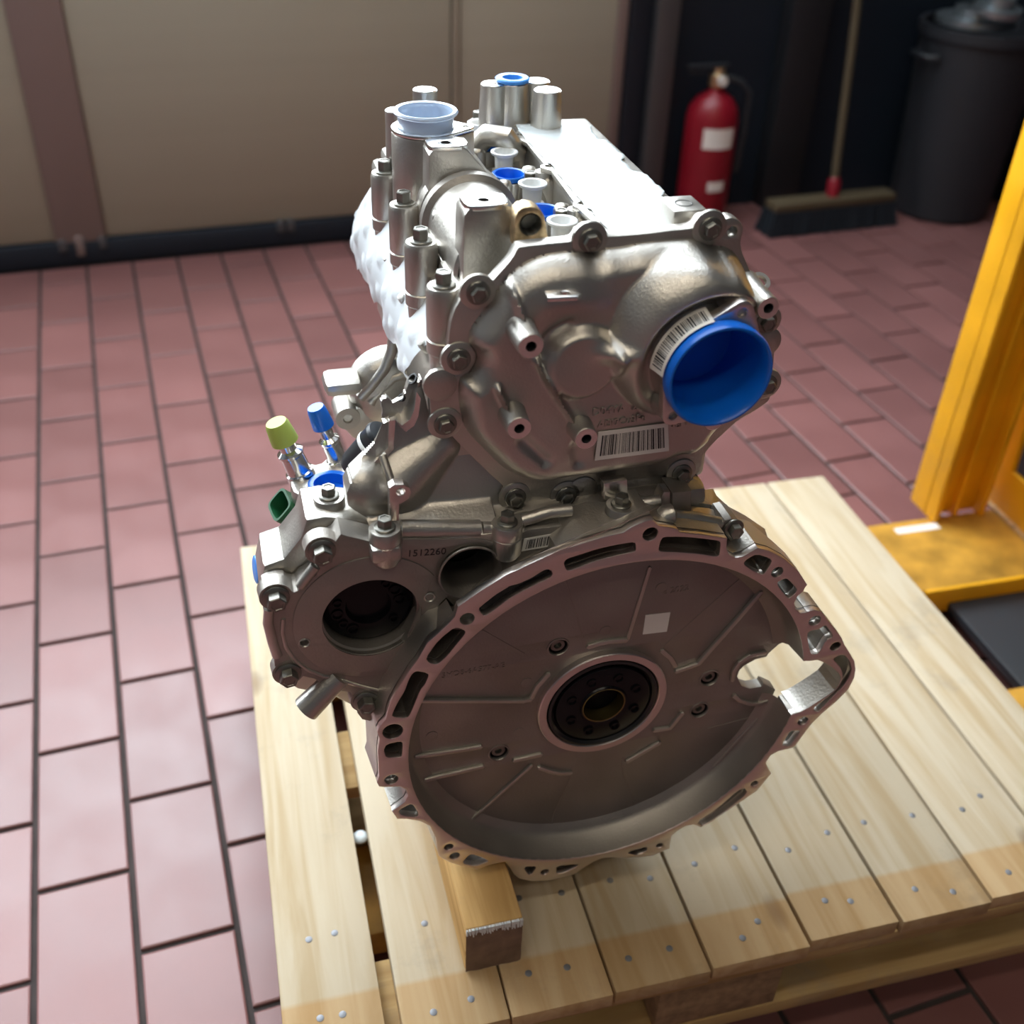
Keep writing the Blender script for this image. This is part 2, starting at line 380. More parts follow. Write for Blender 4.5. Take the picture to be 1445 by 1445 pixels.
# --- back wall with the sectional door
D0, D1 = -3.0, 1.455
structure(rot(mesh('wall_back', *cat(box(D1+.0, QB, PB, PB+.2, -.005, HC), box(QA, D0, PB, PB+.2, -.005, HC), box(D0, D1, PB, PB+.2, 3.55, HC)), M['navy'])))
structure(rot(mesh('wall_left', *box(QA-.2, QA, PA, PB, 0, HC), M['plaster'])))
structure(rot(mesh('wall_right', *box(QB, QB+.2, PA, PB, 0, HC), M['navy'])))
structure(rot(mesh('wall_front', *box(QA, QB, PA-.2, PA, 0, HC), M['plaster'])))
structure(rot(mesh('ceiling', *cat(box(QA, QB, PA, SP0, HC, HC+.15), box(QA, QB, SP1, PB, HC, HC+.15), box(QA, SQ0, SP0, SP1, HC, HC+.15), box(SQ1, QB, SP0, SP1, HC, HC+.15)), M['plaster'])))
sk = structure(rot(mesh('window_2', *box(SQ0, SQ1, SP0, SP1, HC+.03, HC+.05), M['skylight'])))
for x in (-1.15, -.1, .95): mesh('glazing_bar', *box(x-.02, x+.02, SP0, SP1, HC, HC+.03), M['grey'], sk)
door = structure(rot(link(bpy.data.objects.new('door_1', None))))
z = .068
for i, z1 in enumerate((.70, 1.32)):
    for a, b in ((D0, -.21), (-.085, .925), (.945, D1-.01)):
        o = bbox('panel', (a+.004, b-.004, PB+.012, PB+.05, z+.004, z1-.004), M['door'], door, .004)
    z = z1
for a, b, m_, d in ((-.215, -.083, M['stile'], .006), (.925, .945, M['door'], .008), (D1-.03, D1, M['stile'], .0)):
    bbox('stile', (a, b, PB-.004+d, PB+.05, .066, 1.32), m_, door, .003)
mesh('light_stop', *box(D0, D1, PB+.06, PB+.09, -.005, 1.36), M['navy'], door)  # unseen panel added to block sky light leaking through the door joints
bbox('bottom_seal', (D0, D1, PB+.0, PB+.05, .0, .068), M['navy'], door, .006)
for q in (-.20, -.15, -.095, .40, .43):
    bbox('seal_bracket', (q-.010, q+.010, PB-.006, PB+.02, .045, .078), M['grey'], door, .003)
bbox('floor_guide', (-.166, -.145, PB-.01, PB+.02, .03, .085), M['stile'], door, .003)
win = structure(rot(link(bpy.data.objects.new('window_1', None))))
for a, b in ((D0+.05, -1.9), (-1.8, -.8), (-.72, .3), (.38, D1-.1)):
    mesh('pane', *box(a, b, PB+.03, PB+.04, 1.42, 3.45), M['window'], win)
fr = [box(D0, D1, PB, PB+.06, 1.32, 1.42), box(D0, D1, PB, PB+.06, 3.45, 3.56), box(D0, D1, PB, PB+.06, 2.4, 2.46)]+[box(a, b, PB, PB+.06, 1.42, 3.45) for a, b in ((D0, D0+.05), (-1.9, -1.8), (-.8, -.72), (.3, .38), (D1-.1, D1))]
mesh('window_frame', *cat(*fr), M['grey'], win)
structure(rot(bbox('trim_1', (1.525, 1.595, PB-.06, PB-.001, 0, 2.9), M['grey'], None, .006)))
structure(rot(bbox('trim_2', (1.455, 1.525, PB-.03, PB-.001, 0, 2.9), M['navy'], None, .004)))
structure(rot(bbox('trim_3', (1.965, 2.10, PB-.07, PB-.001, 0, 3.6), M['greydark'], None, .006)))
# unseen fill lamps added over and behind the viewer to brighten front faces
for q, p, wh in ((-1.8, -1.7, 'farther left'), (.2, -1.7, 'farther right'), (-1.8, -.35, 'nearer left'), (.2, -.35, 'nearer right')):
    X = to_world(q, p); t = thing('fill_lamp', wh+' one of the four added fill lamps over the viewer', 'lamp', (X.x, X.y, HC-.09), YAW_FLOOR, 'added fill lamps')
    bbox('fill_housing', (-.7, .7, -.16, .16, .03, .09), M['greydark'], t, .004)
    bbox('diffuser', (-.68, .68, -.14, .14, .012, .032), M['lamp'], t, .003)

# ================================================================== things along the back wall
X = to_world(1.715, 3.0)
t = thing('fire_extinguisher', 'red fire extinguisher standing on the floor at the dark wall beside the door', 'fire extinguisher', (X.x, X.y, 0), YAW_FLOOR)
mesh('cylinder', *lathe([(.07, 0), (.078, .006), (.08, .02), (.08, .32), (.074, .352), (.055, .382), (.03, .398), (.022, .405), (.022, .42), (0, .42)], n=32), M['red'], t, 40)
mesh('valve', *cat(lathe([(.024, .415), (.026, .42), (.026, .45), (.018, .455), (.018, .47), (0, .47)], n=16), box(-.018, .018, -.02, .02, .425, .45)), M['gold'], t, 40)
mesh('lever', *cat(box(-.1, .03, -.012, .012, .47, .478), box(-.095, .02, -.01, .01, .455, .461)), M['greydark'], t)
mesh('hose', *tube([(.03, 0, .44), (.07, -.02, .43), (.098, -.03, .4), (.1, -.03, .28), (.09, -.03, .16)], .009), M['plastic_black'], t, 60)
mesh('gauge', *lathe([(.014, 0), (.014, .012), (0, .012)], (0, -.026, .437), VIEW, 16), M['label'], t, 40)
def wrap(r, a0, a1, z0, z1, n=14):
    V = []; F = []
    for i in range(n+1):
        a = a0+(a1-a0)*i/n; V += [(r*math.sin(a), -r*math.cos(a), z0), (r*math.sin(a), -r*math.cos(a), z1)]
    for i in range(n): F.append((2*i, 2*i+2, 2*i+3, 2*i+1))
    return V, F
mesh('label', *wrap(.0806, -.75, .5, .25, .31), M['label'], t, 60); mesh('label', *wrap(.0806, -.35, .35, .12, .15), M['label'], t, 60)
X = to_world(2.09, 2.84)
t = thing('broom', 'wide workshop broom with a wooden handle leaning at the dark back wall', 'broom', (X.x, X.y, 0), YAW_FLOOR)
bbox('broom_head', (-.22, .22, -.035, .035, .075, .105), M['broom_wood'], t, .008)
V, F = [], []
for i in range(30):
    for j in range(4):
        x, y = -.215+.43*i/29, -.03+.06*j/3
        V2, F2 = box(x-.006, x+.006, y-.006, y+.006, .002, .078); V2 = [(a+(a*.06+random.uniform(-.004, .004) if c < .05 else 0), b+(b*.25+random.uniform(-.004, .004) if c < .05 else 0), c) for a, b, c in V2]
        V, F = cat((V, F), (V2, F2))
o = mesh('bristles', V, F, M['bristle'], t); o['kind'] = 'stuff'
mesh('handle', *tube([(0, 0, .1), (.02, .08, .5), (.035, .22, 1.35)], .0125, 12), M['broom_wood'], t, 60)
mesh('handle_socket', *lathe([(.02, 0), (.02, .05), (.014, .06), (0, .06)], (0, 0, .1), (.05, .18, 1), 14), M['red'], t, 40)
X = to_world(2.56, 2.9)
t = thing('waste_bin', 'dark grey round bin with scrap metal on top at the dark wall', 'bin', (X.x, X.y, 0), YAW_FLOOR)
mesh('bin_body', *lathe([(.15, 0), (.16, .01), (.185, .55), (.195, .55), (.195, .58), (.18, .58), (.15, .03), (0, .03)], n=36), M['greydark'], t, 40)
for s in (-1, 1): mesh('handle', *tube([(s*.185, -.05, .5), (s*.215, -.04, .5), (s*.215, .04, .5), (s*.185, .05, .5)], .008), M['plastic_black'], t, 60)
X = to_world(2.98, 2.9)
t = thing('waste_bin', 'dark drum behind the yellow post, right of the bin with scrap', 'bin', (X.x, X.y, 0), YAW_FLOOR)
mesh('bin_body', *lathe([(.17, 0), (.175, .01), (.175, .18), (.183, .19), (.175, .2), (.175, .38), (.183, .39), (.175, .4), (.175, .56), (.18, .575), (.165, .57), (.165, .03), (0, .03)], n=36), M['navy'], t, 40)
for i, (q, p, z, r, a, nm, lb) in enumerate(((2.52, 2.9, .584, .12, 0, 'brake_disc', 'flat metal brake disc lying on the rim of the grey bin'), (2.50, 2.80, .634, .07, .5, 'metal_ring', 'small tilted metal ring lying on the brake disc on the bin'), (2.9, 2.86, .579, .15, .05, 'brake_disc', 'wide metal disc lying on the dark drum by the yellow post'))):
    X = to_world(q, p); t = thing(nm, lb, 'scrap metal', (X.x, X.y, z), YAW_FLOOR)
    mesh('rim', *lathe([(r*.55, 0), (r, 0), (r, .018), (r*.55, .018)], (0, 0, 0), (0, -.15*(i == 1), 1), 30, closed=True), M['metal_grey'], t, 30)
    mesh('hub', *lathe([(r*.3, .01), (r*.6, .01), (r*.58, .045), (r*.3, .045)], (0, 0, 0), (0, -.15*(i == 1), 1), 30, closed=True), M['metal_grey'], t, 30)

# ================================================================== PALLET (frame: q across the boards, p along them)
DZ = .2240; K = 1.04
pal = thing('pallet', 'pale wooden pallet carrying the engine, deck boards with a tan stained front end', 'pallet', (0, 0, .08), YAW_PAL)
z0 = -.08
edges = [(-.041, .0535), (.069, .1707), (.1727, .275), (.2775, .3782), (.3815, .4885), (.4922, .5935), (.5973, .7035), (.7078, .8095), (.8138, .9157)]
fronts = [.5385, .5365, .5366, .5374, .5396, .5449, .5426, .5472, .545]
PE = 1.335*K
for (a, b), f in zip(edges, fronts):
    a, b, f = a*K, b*K, f*K
    o = bbox('deck_board', (0, b-a, 0, PE-f, -.0215, 0), M['deck'], pal, .0018); o.location = (a, f, DZ+z0+random.uniform(-.0006, .0004))
    for y in (.032, .125):
        for x in ((b-a)*.3+random.uniform(-.012, .012), (b-a)*.72+random.uniform(-.012, .012)):
            mesh('nail', *lathe([(.0038, -.002), (.0038, .0004), (.0025, .0008), (0, .0008)], (x, y+random.uniform(-.012, .012), 0), (0, 0, 1), 10), M['nail'], o, 40)
qa, qb = -.041*K, .9157*K
for p0, p1 in ((.5465*K, .5465*K+.095), (.9, .995), (PE-.1, PE-.004)):
    o = bbox('cross_board', (0, qb-qa, 0, p1-p0, -.0205, 0), M['wood'], pal, .0015); o.location = (qa, p0, DZ-.0222+z0)
    o = bbox('bottom_board', (0, qb-qa, 0, p1-p0, 0, .022), M['wood'], pal, .0015); o.location = (qa, p0+.004, .08+z0)
    for q in (qa+.002, .335*K, qb-.102):
        w_ = .1 if q != .335*K else .145
        o = bbox('spacer_block', (0, w_, 0, p1-p0-.004, 0, .0785), M['chip'], pal, .002); o.location = (q, p0+.005, .1022+z0)

# ================================================================== YELLOW STACKER
PAL_R = Matrix.Rotation(YAW_PAL, 4, 'Z')
st = thing('pallet_stacker', 'worn yellow steel pallet stacker, forks under the pallet and mast to its right', 'pallet stacker', PAL_R @ Vector((1.3, 1.2, 0)), YAW_PAL)
def sb(name, d, m_, bev=.004, par=None): return bbox(name, (d[0]-1.3, d[1]-1.3, d[2]-1.2, d[3]-1.2, d[4], d[5]), m_, par or st, bev)
for p0, p1 in ((.775, .975), (1.214, 1.41)):
    f = sb('fork', (-.02, 1.75, p0, p1, .034, .0795), M['yellow_worn'], .006)
    sb('fork_edge', (1.09, 1.75, p0-.006, p0+.002, .03, .081), M['yellow'], .002, f)
    for q in (.08, 1.6): mesh('wheel', *lathe([(0, -.04), (.024, -.04), (.03, -.034), (.03, .034), (.024, .04), (0, .04)], (q-1.3, (p0+p1)/2-1.2, .0305), (0, 1, 0), 20), M['plastic_black'], st, 40)
ps = st
sb('post', (1.212, 1.322, 1.415, 1.427, .08, 1.9), M['yellow'], .004)
sb('post_flange', (1.212, 1.226, 1.39, 1.47, .08, 1.9), M['yellow'], .004)
sb('post_flange', (1.262, 1.272, 1.40, 1.44, .08, 1.9), M['yellow'], .003)
sb('post_flange', (1.312, 1.324, 1.39, 1.47, .08, 1.9), M['yellow'], .004)
# side plate standing along p with a window cut into it
def pm(me):  # (x,y) -> (p, z), thickness along q
    me.transform(Matrix(((0, 0, 1, 1.366-1.3), (1, 0, 0, -1.2), (0, 1, 0, 0), (0, 0, 0, 1)))); return me
me = plate_geo('side_plate', [(1.474, .082), (1.50, .3), (1.50, 1.2), (.95, 1.2), (.95, .082)], [[(1.401, .169), (1.408, .30), (1.408, .95), (1.05, .95), (1.05, .169)]], .012, .002)
me.materials.clear(); me.materials.append(M['yellow']); fin('side_plate', pm(me), st, 30)
sb('base_rail', (1.35, 1.39, .95, 1.474, .0795, .086), M['gold'], .002)
sb('shade_plate', (1.14, 1.75, .98, 1.21, .03, .05), M['plastic_black'], .004)  # black plate added where only shade lies between the forks
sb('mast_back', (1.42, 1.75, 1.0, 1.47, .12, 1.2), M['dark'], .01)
mesh('bolt', *lathe([(.012, 0), (.012, .008), (.008, .012), (0, .012)], (1.335-1.3, 1.43-1.2, .0795), (0, 0, 1), 12), M['nail'], st, 40)
mesh('tape_strip', *box(1.13-1.3, 1.22-1.3, 1.372-1.2, 1.39-1.2, .0795, .0802), M['label'], st)
# ================================================================== ENGINE (u to the right, v away from the viewer, w up; origin on the crank axis in the bell housing face)
EO = Vector((.1045, .7281, .4952)); EB = -.198                       # EB: height of the underside resting on the wood block
eng = thing('engine', 'new aluminium car engine standing on the pallet, bell housing and timing cover facing the viewer', 'engine', EO+Vector((0, 0, EB)), YAW_ENG)
holder = eng
class _P: pass
def part(o):                                                          # shift a part built in crank coordinates to the engine's base
    o.data.transform(Matrix.Translation((0, 0, -EB))); return o
LIFT = Matrix.Translation((0, 0, -EB))
def E_plate(name, ol, holes, v0, v1, m, par=None, **k): return part(plate(name, ol, holes, v0, v1, m, par or eng, **k))
def E_mesh(name, g, m, par=None, smooth=35): return part(mesh(name, g[0], g[1], m, par or eng, smooth))
def E_relief(name, poly, fun, m, par=None, **k): return part(relief(name, poly, fun, m, par or eng, **k))
def E_box(name, d, m, par=None, bev=.002): return part(bbox(name, d, m, par or eng, bev))
def E_text(name, s, size, o, d, r, m, par, **k): return part(text(name, s, size, o, d, r, m, par, **k))
def E_bolt(u, v, w, d, par=None, **k):
    return bolt((u, v, w), d, par or eng, pre=LIFT, **k)
UP = (0, 0, 1)
def world(u, v, w):
    c, s = math.cos(YAW_ENG), math.sin(YAW_ENG); return EO+Vector((u*c-v*s, u*s+v*c, w))
# ---- wood block under the housing
bl = thing('wood_block', 'rough sawn softwood block with a dark end, under the engine on the pallet', 'wood block', world(-.125, -.055, -.2712), YAW_ENG)
bbox('block_body', (-.0295, .0295, .002, .34, 0, .0728), M['block'], bl, .0025)
V, F = [], []
ny, nz = 14, 12
for i in range(ny+1):
    for j in range(nz+1): V.append((-.0293+.0586*i/ny, .0006+random.uniform(-.0012, .0004)*(j < nz), .0006+.0712*j/nz-(.006*random.random() if j == nz else 0)))
for i in range(ny):
    for j in range(nz): a = i*(nz+1)+j; F.append((a, a+nz+1, a+nz+2, a+1))
mesh('end_grain_face', V, F, M['endgrain'], bl, 80)
V, F = [], []
for i in range(46):
    x = -.029+.058*i/45+random.uniform(-.0006, .0006); l = random.uniform(.003, .010)
    V, F = cat((V, F), box(x-.0005, x+.0005, -.0018, .001, .0715-l, .0732))
o = mesh('saw_splinters', V, F, M['white_plastic'], bl); o['kind'] = 'stuff'

def loft(name, paths, m, par):
    n = len(paths[0][1]); V = [(u, v, w_) for v, P in paths for u, w_ in P]
    return E_mesh(name, (V, [(j*n+i, j*n+i+1, j*n+n+i+1, j*n+n+i) for j in range(len(paths)-1) for i in range(n-1)]), m, par, 40)
# ---- bell housing: flange with pockets
R_IN = .1975
FL_OUT = PX(0, 'a 380,1445 470,1300 540,1210 620,1070 700,1000 800,905 855,845 880,760 1050,640 1180,560 1290,490 1445,420 b 150,520 300,450 450,385 600,325 750,275 930,222 1080,190 1155,140 1270,90 1340,78 c 10,90 60,130 150,145 220,160 235,188 400,202 640,240 635,330 660,380 710,405 770,395 830,360 900,320 1000,345 1130,415 1250,525 1320,635 1300,665 1290,690 1240,730 1210,790 1220,840 1260,875 1320,870 g 835,20 900,5 960,20 1000,75 1130,240 1160,310 1200,370 1240,440 1250,510 1240,580 1190,680 1080,790 960,890 880,970 810,1060 740,1160 710,1180 600,1205 530,1240 490,1300 500,1340 535,1395 P 1068,1117 1030,1142 989,1168 979,1164 968,1166 956,1173 948,1180 945,1198 f 820,850 730,890 600,905 480,910 380,905 300,910 220,945 130,1000 60,1050 e 1130,1085 1050,1100 900,1105 800,1085 755,1050 720,990 680,942 560,965 440,1005 330,985 220,950 150,915 115,890 100,820 90,740 60,680 d 640,1240 560,1200 450,1180 365,1180 320,1115 430,1035 455,980 440,930 390,905 250,910 210,905 192,870 210,820 205,700 200,600 215,500 195,440 215,395 270,330 285,250 310,180')
BUMP = PX(0, 'g 855,440 925,432 985,455 1050,495 1105,540 1125,580 1112,640 1070,690 1000,740 930,785 850,835 785,870 745,882')
a1 = math.atan2(BUMP[0][1], BUMP[0][0]); a0 = math.atan2(BUMP[-1][1], BUMP[-1][0])
FL_IN = circle((0, 0), R_IN, 88, a1+.012, a0-.012+2*math.pi)+BUMP[::-1]
POCK = [PX(0, s) for s in (
 'a 610,1200 690,1080 760,1010 850,940 900,945 945,970 935,1000 860,1090 790,1180 720,1240 690,1250 630,1235',
 'a 1055,780 1100,740 1200,660 1310,595 b 110,648 200,625 300,580 400,515 440,503 475,520 482,545 460,575 380,610 250,675 120,745 a 1220,765 1130,830 1090,835',
 'b 575,450 600,415 700,385 850,335 1000,300 1150,275 1185,280 1190,340 1170,355 1000,390 850,430 720,480 630,512 600,510',
 'c 75,260 100,228 250,228 400,240 560,260 585,275 575,380 550,395 400,370 250,358 80,352 55,340',
 'c 775,455 810,415 890,375 1000,410 1022,440 960,540 930,548 850,510',
 'c 1055,620 1130,580 1160,590 1235,670 1225,700 1170,750 1140,735',
 'g 838,205 870,180 930,175 980,140 1000,140 1055,215 1050,240 1000,260 940,370 910,383 870,380 850,300',
 'g 1055,420 1120,387 1160,392 1200,440 1215,510 1200,570 1150,650 1060,740 960,840 930,875 890,860 900,830 1000,755 1080,690 1128,620 1142,560 1125,500 1085,455',
 'g 690,1035 775,1030 770,1060 700,1150 680,1165 625,1160 645,1115',
 'P 982,1161 1012,1142 1041,1116 1051,1112 1055,1119 1030,1140 994,1166',
 'e 835,985 950,978 905,1050 870,1052', 'e 1115,975 1300,962 1285,985 1180,1035 1115,1045', 'f 510,870 560,845 680,810 680,850 600,885',
 'e 310,955 375,880 420,880 540,930 520,945 420,980', 'd 370,1110 470,1055 500,1060 550,1140 530,1165 400,1150',
 'd 250,600 275,545 395,520 412,540 405,640 390,655 270,660', 'd 318,300 370,190 430,95 a 460,1390 495,1330 530,1308 600,1320 635,1340 600,1420 d 560,80 500,230 470,300 440,322 340,315')]
BH = [(PX(0, s)[0], r) for s, r in (('a 960,865', .0064), ('b 1312,203', .0068), ('c 1065,527', .0058), ('g 903,98', .0062), ('g 1078,315', .0056), ('g 800,950', .0058), ('P 1064.6,1105.8', .0042), ('e 1015,1028', .0045), ('f 785,803', .004), ('e 200,815', .0048), ('e 250,890', .0052), ('d 315,845', .0064), ('d 327,437', .0092))]
bell = E_plate('bell_housing', FL_OUT, [FL_IN]+[rounded(p, 1, .2) for p in POCK]+[circle(c, r, 18) for c, r in BH], 0, .0075, M['mach'], bev=.0007)
i0 = FL_OUT.index(PX(0, 'a 700,1000')[0]); i1 = FL_OUT.index(PX(0, 'b 600,325')[0])
REAR = FL_OUT[:i0+1]+PX(0, 'a 800,965 945,1005 1060,905 1130,865 1220,805 1400,695 b 120,790 250,712 380,645 480,592 545,530 560,400')+FL_OUT[i1+1:]
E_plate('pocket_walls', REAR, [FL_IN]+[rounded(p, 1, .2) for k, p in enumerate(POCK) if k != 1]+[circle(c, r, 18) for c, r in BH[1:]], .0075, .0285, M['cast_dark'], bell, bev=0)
# cast skin behind the machined face, slightly wider
def grow(poly, d):
    P = [Vector(p) for p in poly]; A = sum(a.x*b.y-b.x*a.y for a, b in zip(P, P[1:]+P[:1])); s = 1 if A > 0 else -1; out = []
    for i, p in enumerate(P):
        t = (P[(i+1) % len(P)]-P[i-1]).normalized(); out.append(tuple(p+Vector((t.y, -t.x))*d*s))
    return out
wall_v, wall_f = [], []
for ring, dv in ((REAR, 1), ):
    n = len(ring); o0, o1 = grow(ring, .0004), [b_ if b_[0] < -.02 else a_ for a_, b_ in zip(grow(ring, .0004), grow(ring, .0045))]
    wall_v = [(u, .0072, w_) for u, w_ in o0]+[(u, .0285+.0165*(u < .13), w_) for u, w_ in o1]
    wall_f = [(i, (i+1) % n, n+(i+1) % n, n+i) for i in range(n)]
E_mesh('outer_wall', (wall_v, wall_f), M['cast'], bell, 40)
# bore wall with draft, fillet ring, then the back plate
n = 120; arc = [a1+.012+(a0-.024+2*math.pi-a1)*i/(n-1) for i in range(n)]
V = []
for r, v in ((R_IN, .0008), (R_IN-.0035, .026), (R_IN-.008, .0315), (R_IN-.016, .0332), (R_IN-.017, .0345)): V += [(r*math.cos(a), v, r*math.sin(a)) for a in arc]
F = [(j*n+i, j*n+i+1, j*n+n+i+1, j*n+n+i) for j in range(4) for i in range(n-1)]
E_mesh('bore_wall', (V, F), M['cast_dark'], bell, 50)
bw = BUMP; nb = len(bw)
V = [(u, .0008, w_) for u, w_ in bw]+[(u-.001, .016, w_) for u, w_ in bw]+[(u-.003, .030, w_+.002) for u, w_ in bw]
F = [(j*nb+i, j*nb+i+1, j*nb+nb+i+1, j*nb+nb+i) for j in range(2) for i in range(nb-1)]
E_mesh('window_wall', (V, F), M['cast'], bell, 20)
HOLE = PX(.034, 'g 245,570 262,520 300,480 400,425 490,405 510,375 600,295 640,280 680,272 720,310 830,440 1000,470 1120,560 1080,660 930,780 800,880 715,880 650,750 560,672 465,628 450,655 350,672 280,650')
RB = .1955
rim = circle((0, 0), RB, 160); _px, _py = np.array([p[0] for p in rim]), np.array([p[1] for p in rim]); _in = inside(_px, _py, HOLE)
k0 = next(i for i in range(160) if _in[i-1] and not _in[i]); arc_pts = [rim[(k0+i) % 160] for i in range(160) if not _in[(k0+i) % 160]]
kh = next(i for i in range(len(HOLE)) if math.hypot(*HOLE[i-1]) >= RB and math.hypot(*HOLE[i]) < RB); cut_pts = [HOLE[(kh+i) % len(HOLE)] for i in range(len(HOLE)) if math.hypot(*HOLE[(kh+i) % len(HOLE)]) < RB]
if math.dist(cut_pts[0], arc_pts[-1]) > math.dist(cut_pts[-1], arc_pts[-1]): cut_pts = cut_pts[::-1]
SCREWS = [PX(.034, s)[0] for s in ('P 788,913', 'P 1001,957', 'P 987,1002', 'P 704,1062')]
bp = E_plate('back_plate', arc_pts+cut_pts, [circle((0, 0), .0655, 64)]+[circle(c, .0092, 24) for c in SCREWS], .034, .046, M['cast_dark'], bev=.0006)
E_plate('pocket_floor', grow(POCK[1], .0015) if sum(a[0]*b[1]-b[0]*a[1] for a, b in zip(POCK[1], POCK[1][1:]+POCK[1][:1])) else POCK[1], [], .0076, .0084, M['dark'], bell, bev=0)  # near-black sheet stands in for the shade deep in this pocket
arcP = [(.211*math.cos(a), .211*math.sin(a)) for a in np.linspace(.42, 5.6, 60)]+[(.19*math.cos(a), .19*math.sin(a)) for a in np.linspace(5.6, .42, 60)]
E_plate('pocket_floor', arcP, [], .0325, .036, M['cast_dark'], bell, bev=0)
E_plate('pocket_floor', PX(.03, 'g 800,60 1000,75 1200,370 1240,580 1080,790 870,980 700,1170 620,1190 700,1000 880,860 1080,690 1135,560 1060,440 900,400 840,300'), [], .0318, .036, M['cast_dark'], bell, bev=0)
# ribs on the back plate
for s, wd, h in (('d 560,165 1445,168 h 60,640 110,640', .0042, .004), ('d 520,645 1075,560', .005, .0035), ('d 600,840 1090,728', .005, .0035), ('d 1355,680 h 0,1155 200,1110', .005, .003),
                 ('e 400,570 900,120', .004, .003), ('e 965,135 1060,170 1150,188 1235,183', .005, .003), ('h 600,195 680,170 780,150 925,140', .0055, .003), ('h 120,630 170,530 265,425', .005, .003),
                 ('c 925,690 390,1300 200,1365', .005, .0035), ('h 1160,905 1295,885 1400,760', .005, .003), ('h 930,1170 1205,1010', .005, .003), ('g 40,1330 260,1090 420,920', .004, .003),
                 ('g 215,730 260,770 350,800 430,800 500,775', .005, .003), ('g 200,600 215,520 260,450 350,390 480,365', .005, .003), ('e 1090,680 1200,665 1445,630 f 400,570 580,520', .005, .002),
                 ('c 85,1195 160,1260 200,1330', .005, .002), ('b 1310,490 1120,1100', .004, .0015)):
    E_plate('rib', stroke(PX(.0325, s), wd), [], .034-h*1.15, .0345, M['cast'], bp, bev=.0013)  # paler metal than the plate: light caught on the ribs put into colour
# fine casting seams between the plate's sectors: shallow raised lines
for s in ('b 590,590 740,1080', 'c 785,550 90,1165', 'e 1280,60 1225,250 1100,520 1060,690', 'f 470,60 480,200 560,400 580,520', 'g 0,1010 430,900', 'a 1090,960 1445,1160'):
    E_plate('seam', stroke(PX(.0338, s), .0014), [], .0335, .0345, M['cast_dark'], bp, bev=.0002)
for s in ('d 660,470', 'd 1400,440', 'c 80,655', 'h 80,500', 'h 750,60'):
    c = PX(.0338, s)[0]; E_mesh('ejector_mark', lathe([(.0056, 0), (.0056, .0006), (.0048, .0008), (0, .0005)], (c[0], .034, c[1]), VIEW, 24), M['cast_dark'], bp)
for c in SCREWS:
    sc = E_mesh('socket_screw', lathe([(.0112, -.0005), (.011, .0009), (.0098, .0011), (.0091, .0002), (.0091, -.011), (0, -.011)], (c[0], .034, c[1]), VIEW, 28), M['cast_dark'], bp)
    E_mesh('screw_head', lathe([(.0074, -.011), (.0074, -.003), (.0066, -.002), (.0038, -.002), (.0034, -.006), (0, -.006)], (c[0], .034, c[1]), VIEW, 24), M['bolt'], sc)
    E_mesh('recess', lathe([(.009, -.0015), (.009, -.0095), (.0076, -.0095)], (c[0], .034, c[1]), VIEW, 24), M['dark'], sc)
# crankshaft end
cr = E_mesh('crankshaft_flange', lathe([(.0565, -.012), (.0565, -.004), (.054, -.0035), (.0495, -.0035), (.049, -.001), (.048, .002), (.047, .0026), (.0245, .0026), (.0235, .0044), (.0222, .0044), (.0212, .003), (.02, -.012), (0, -.014)], (0, .03, 0), VIEW, 56), M['black'])
E_mesh('seal_carrier', lathe([(.0655, -.02), (.0662, .001), (.0652, .002), (.0582, .002), (.0572, .001), (.0568, -.02)], (0, .029, 0), VIEW, 64, closed=True), M['mach'], cr)
E_mesh('seal_lip', lathe([(.0568, 0), (.0560, .003), (.0535, .0035), (.051, .001), (.051, -.01), (.0568, -.01)], (0, .03, 0), VIEW, 56, closed=True), M['rubber'], cr)
E_mesh('pilot_bearing', lathe([(.0222, .0042), (.0208, .0038), (.02, -.002), (.0192, -.01), (.0205, -.01), (.022, -.002)], (0, .03, 0), VIEW, 40, closed=True), mat('oily_bronze', (.2, .16, .06), .25, .9), cr)
for k in range(8):
    a = .42+k*math.pi/4; E_mesh('bolt_hole', lathe([(.0052, .0), (.0052, .0012), (.0040, .0012), (.0036, -.008), (0, -.008)], (.0355*math.cos(a), .0268, .0355*math.sin(a)), VIEW, 14), M['black'], cr)
# label and lettering on the plate (the printed code on it is left out)
E_plate('label', PX(.0337, 'P 911,868 946,864 941,891 907,895'), [], .0334, .034, M['label'], bp, bev=0)
def lettering(s, v, p0, p1, size, m, par, **k):
    a, b = p0, p1; return E_text('lettering', s, size, a, v, math.atan2(b[1]-a[1], b[0]-a[0]), m, par, **k)
q = PX(.0338, 'a 740,1365 1310,1265'); lettering('5MD8-6A577-AE', .0337, q[0], q[1], .0085, M['cast_dark'], bp)
q = PX(.0338, 'c 90,715 340,670'); lettering('6 2022', .0337, q[0], q[1], .0095, M['cast_dark'], bp)

# ---- rear housing face on the left, with the two bores
FACE = PX(.03, 'a 1445,500 b 200,440 450,330 700,250 930,190 960,150 860,100 270,165 210,200 a 1360,300 1200,220 1090,185 400,185 I 1240,1210 1100,1240 860,1185 790,1165 740,1230 700,1260 640,1252 570,1275 525,1330 520,1400 J 530,75 585,110 590,160 575,195 450,285 420,325 390,335 350,325 320,300 250,300 180,318 130,345 118,385 135,450 165,490 155,560 150,620 175,700 200,790 235,865 222,920 225,1000 238,1070 300,1110 380,1110 440,1072 470,1055 560,1075 700,1170 790,1180 870,1190 905,1260 930,1370 970,1420 1060,1440 1150,1400 a 250,1400 360,1200 420,1090 510,1020 560,930 620,850 780,690 860,770 1000,700')
SC1 = PX(.03, 'P 524,872')[0]; SC2 = PX(.03, 'a 980,450')[0]
TH1 = PX(.0288, 'J 480,765')[0]; TH2 = PX(.0288, 'a 640,680')[0]
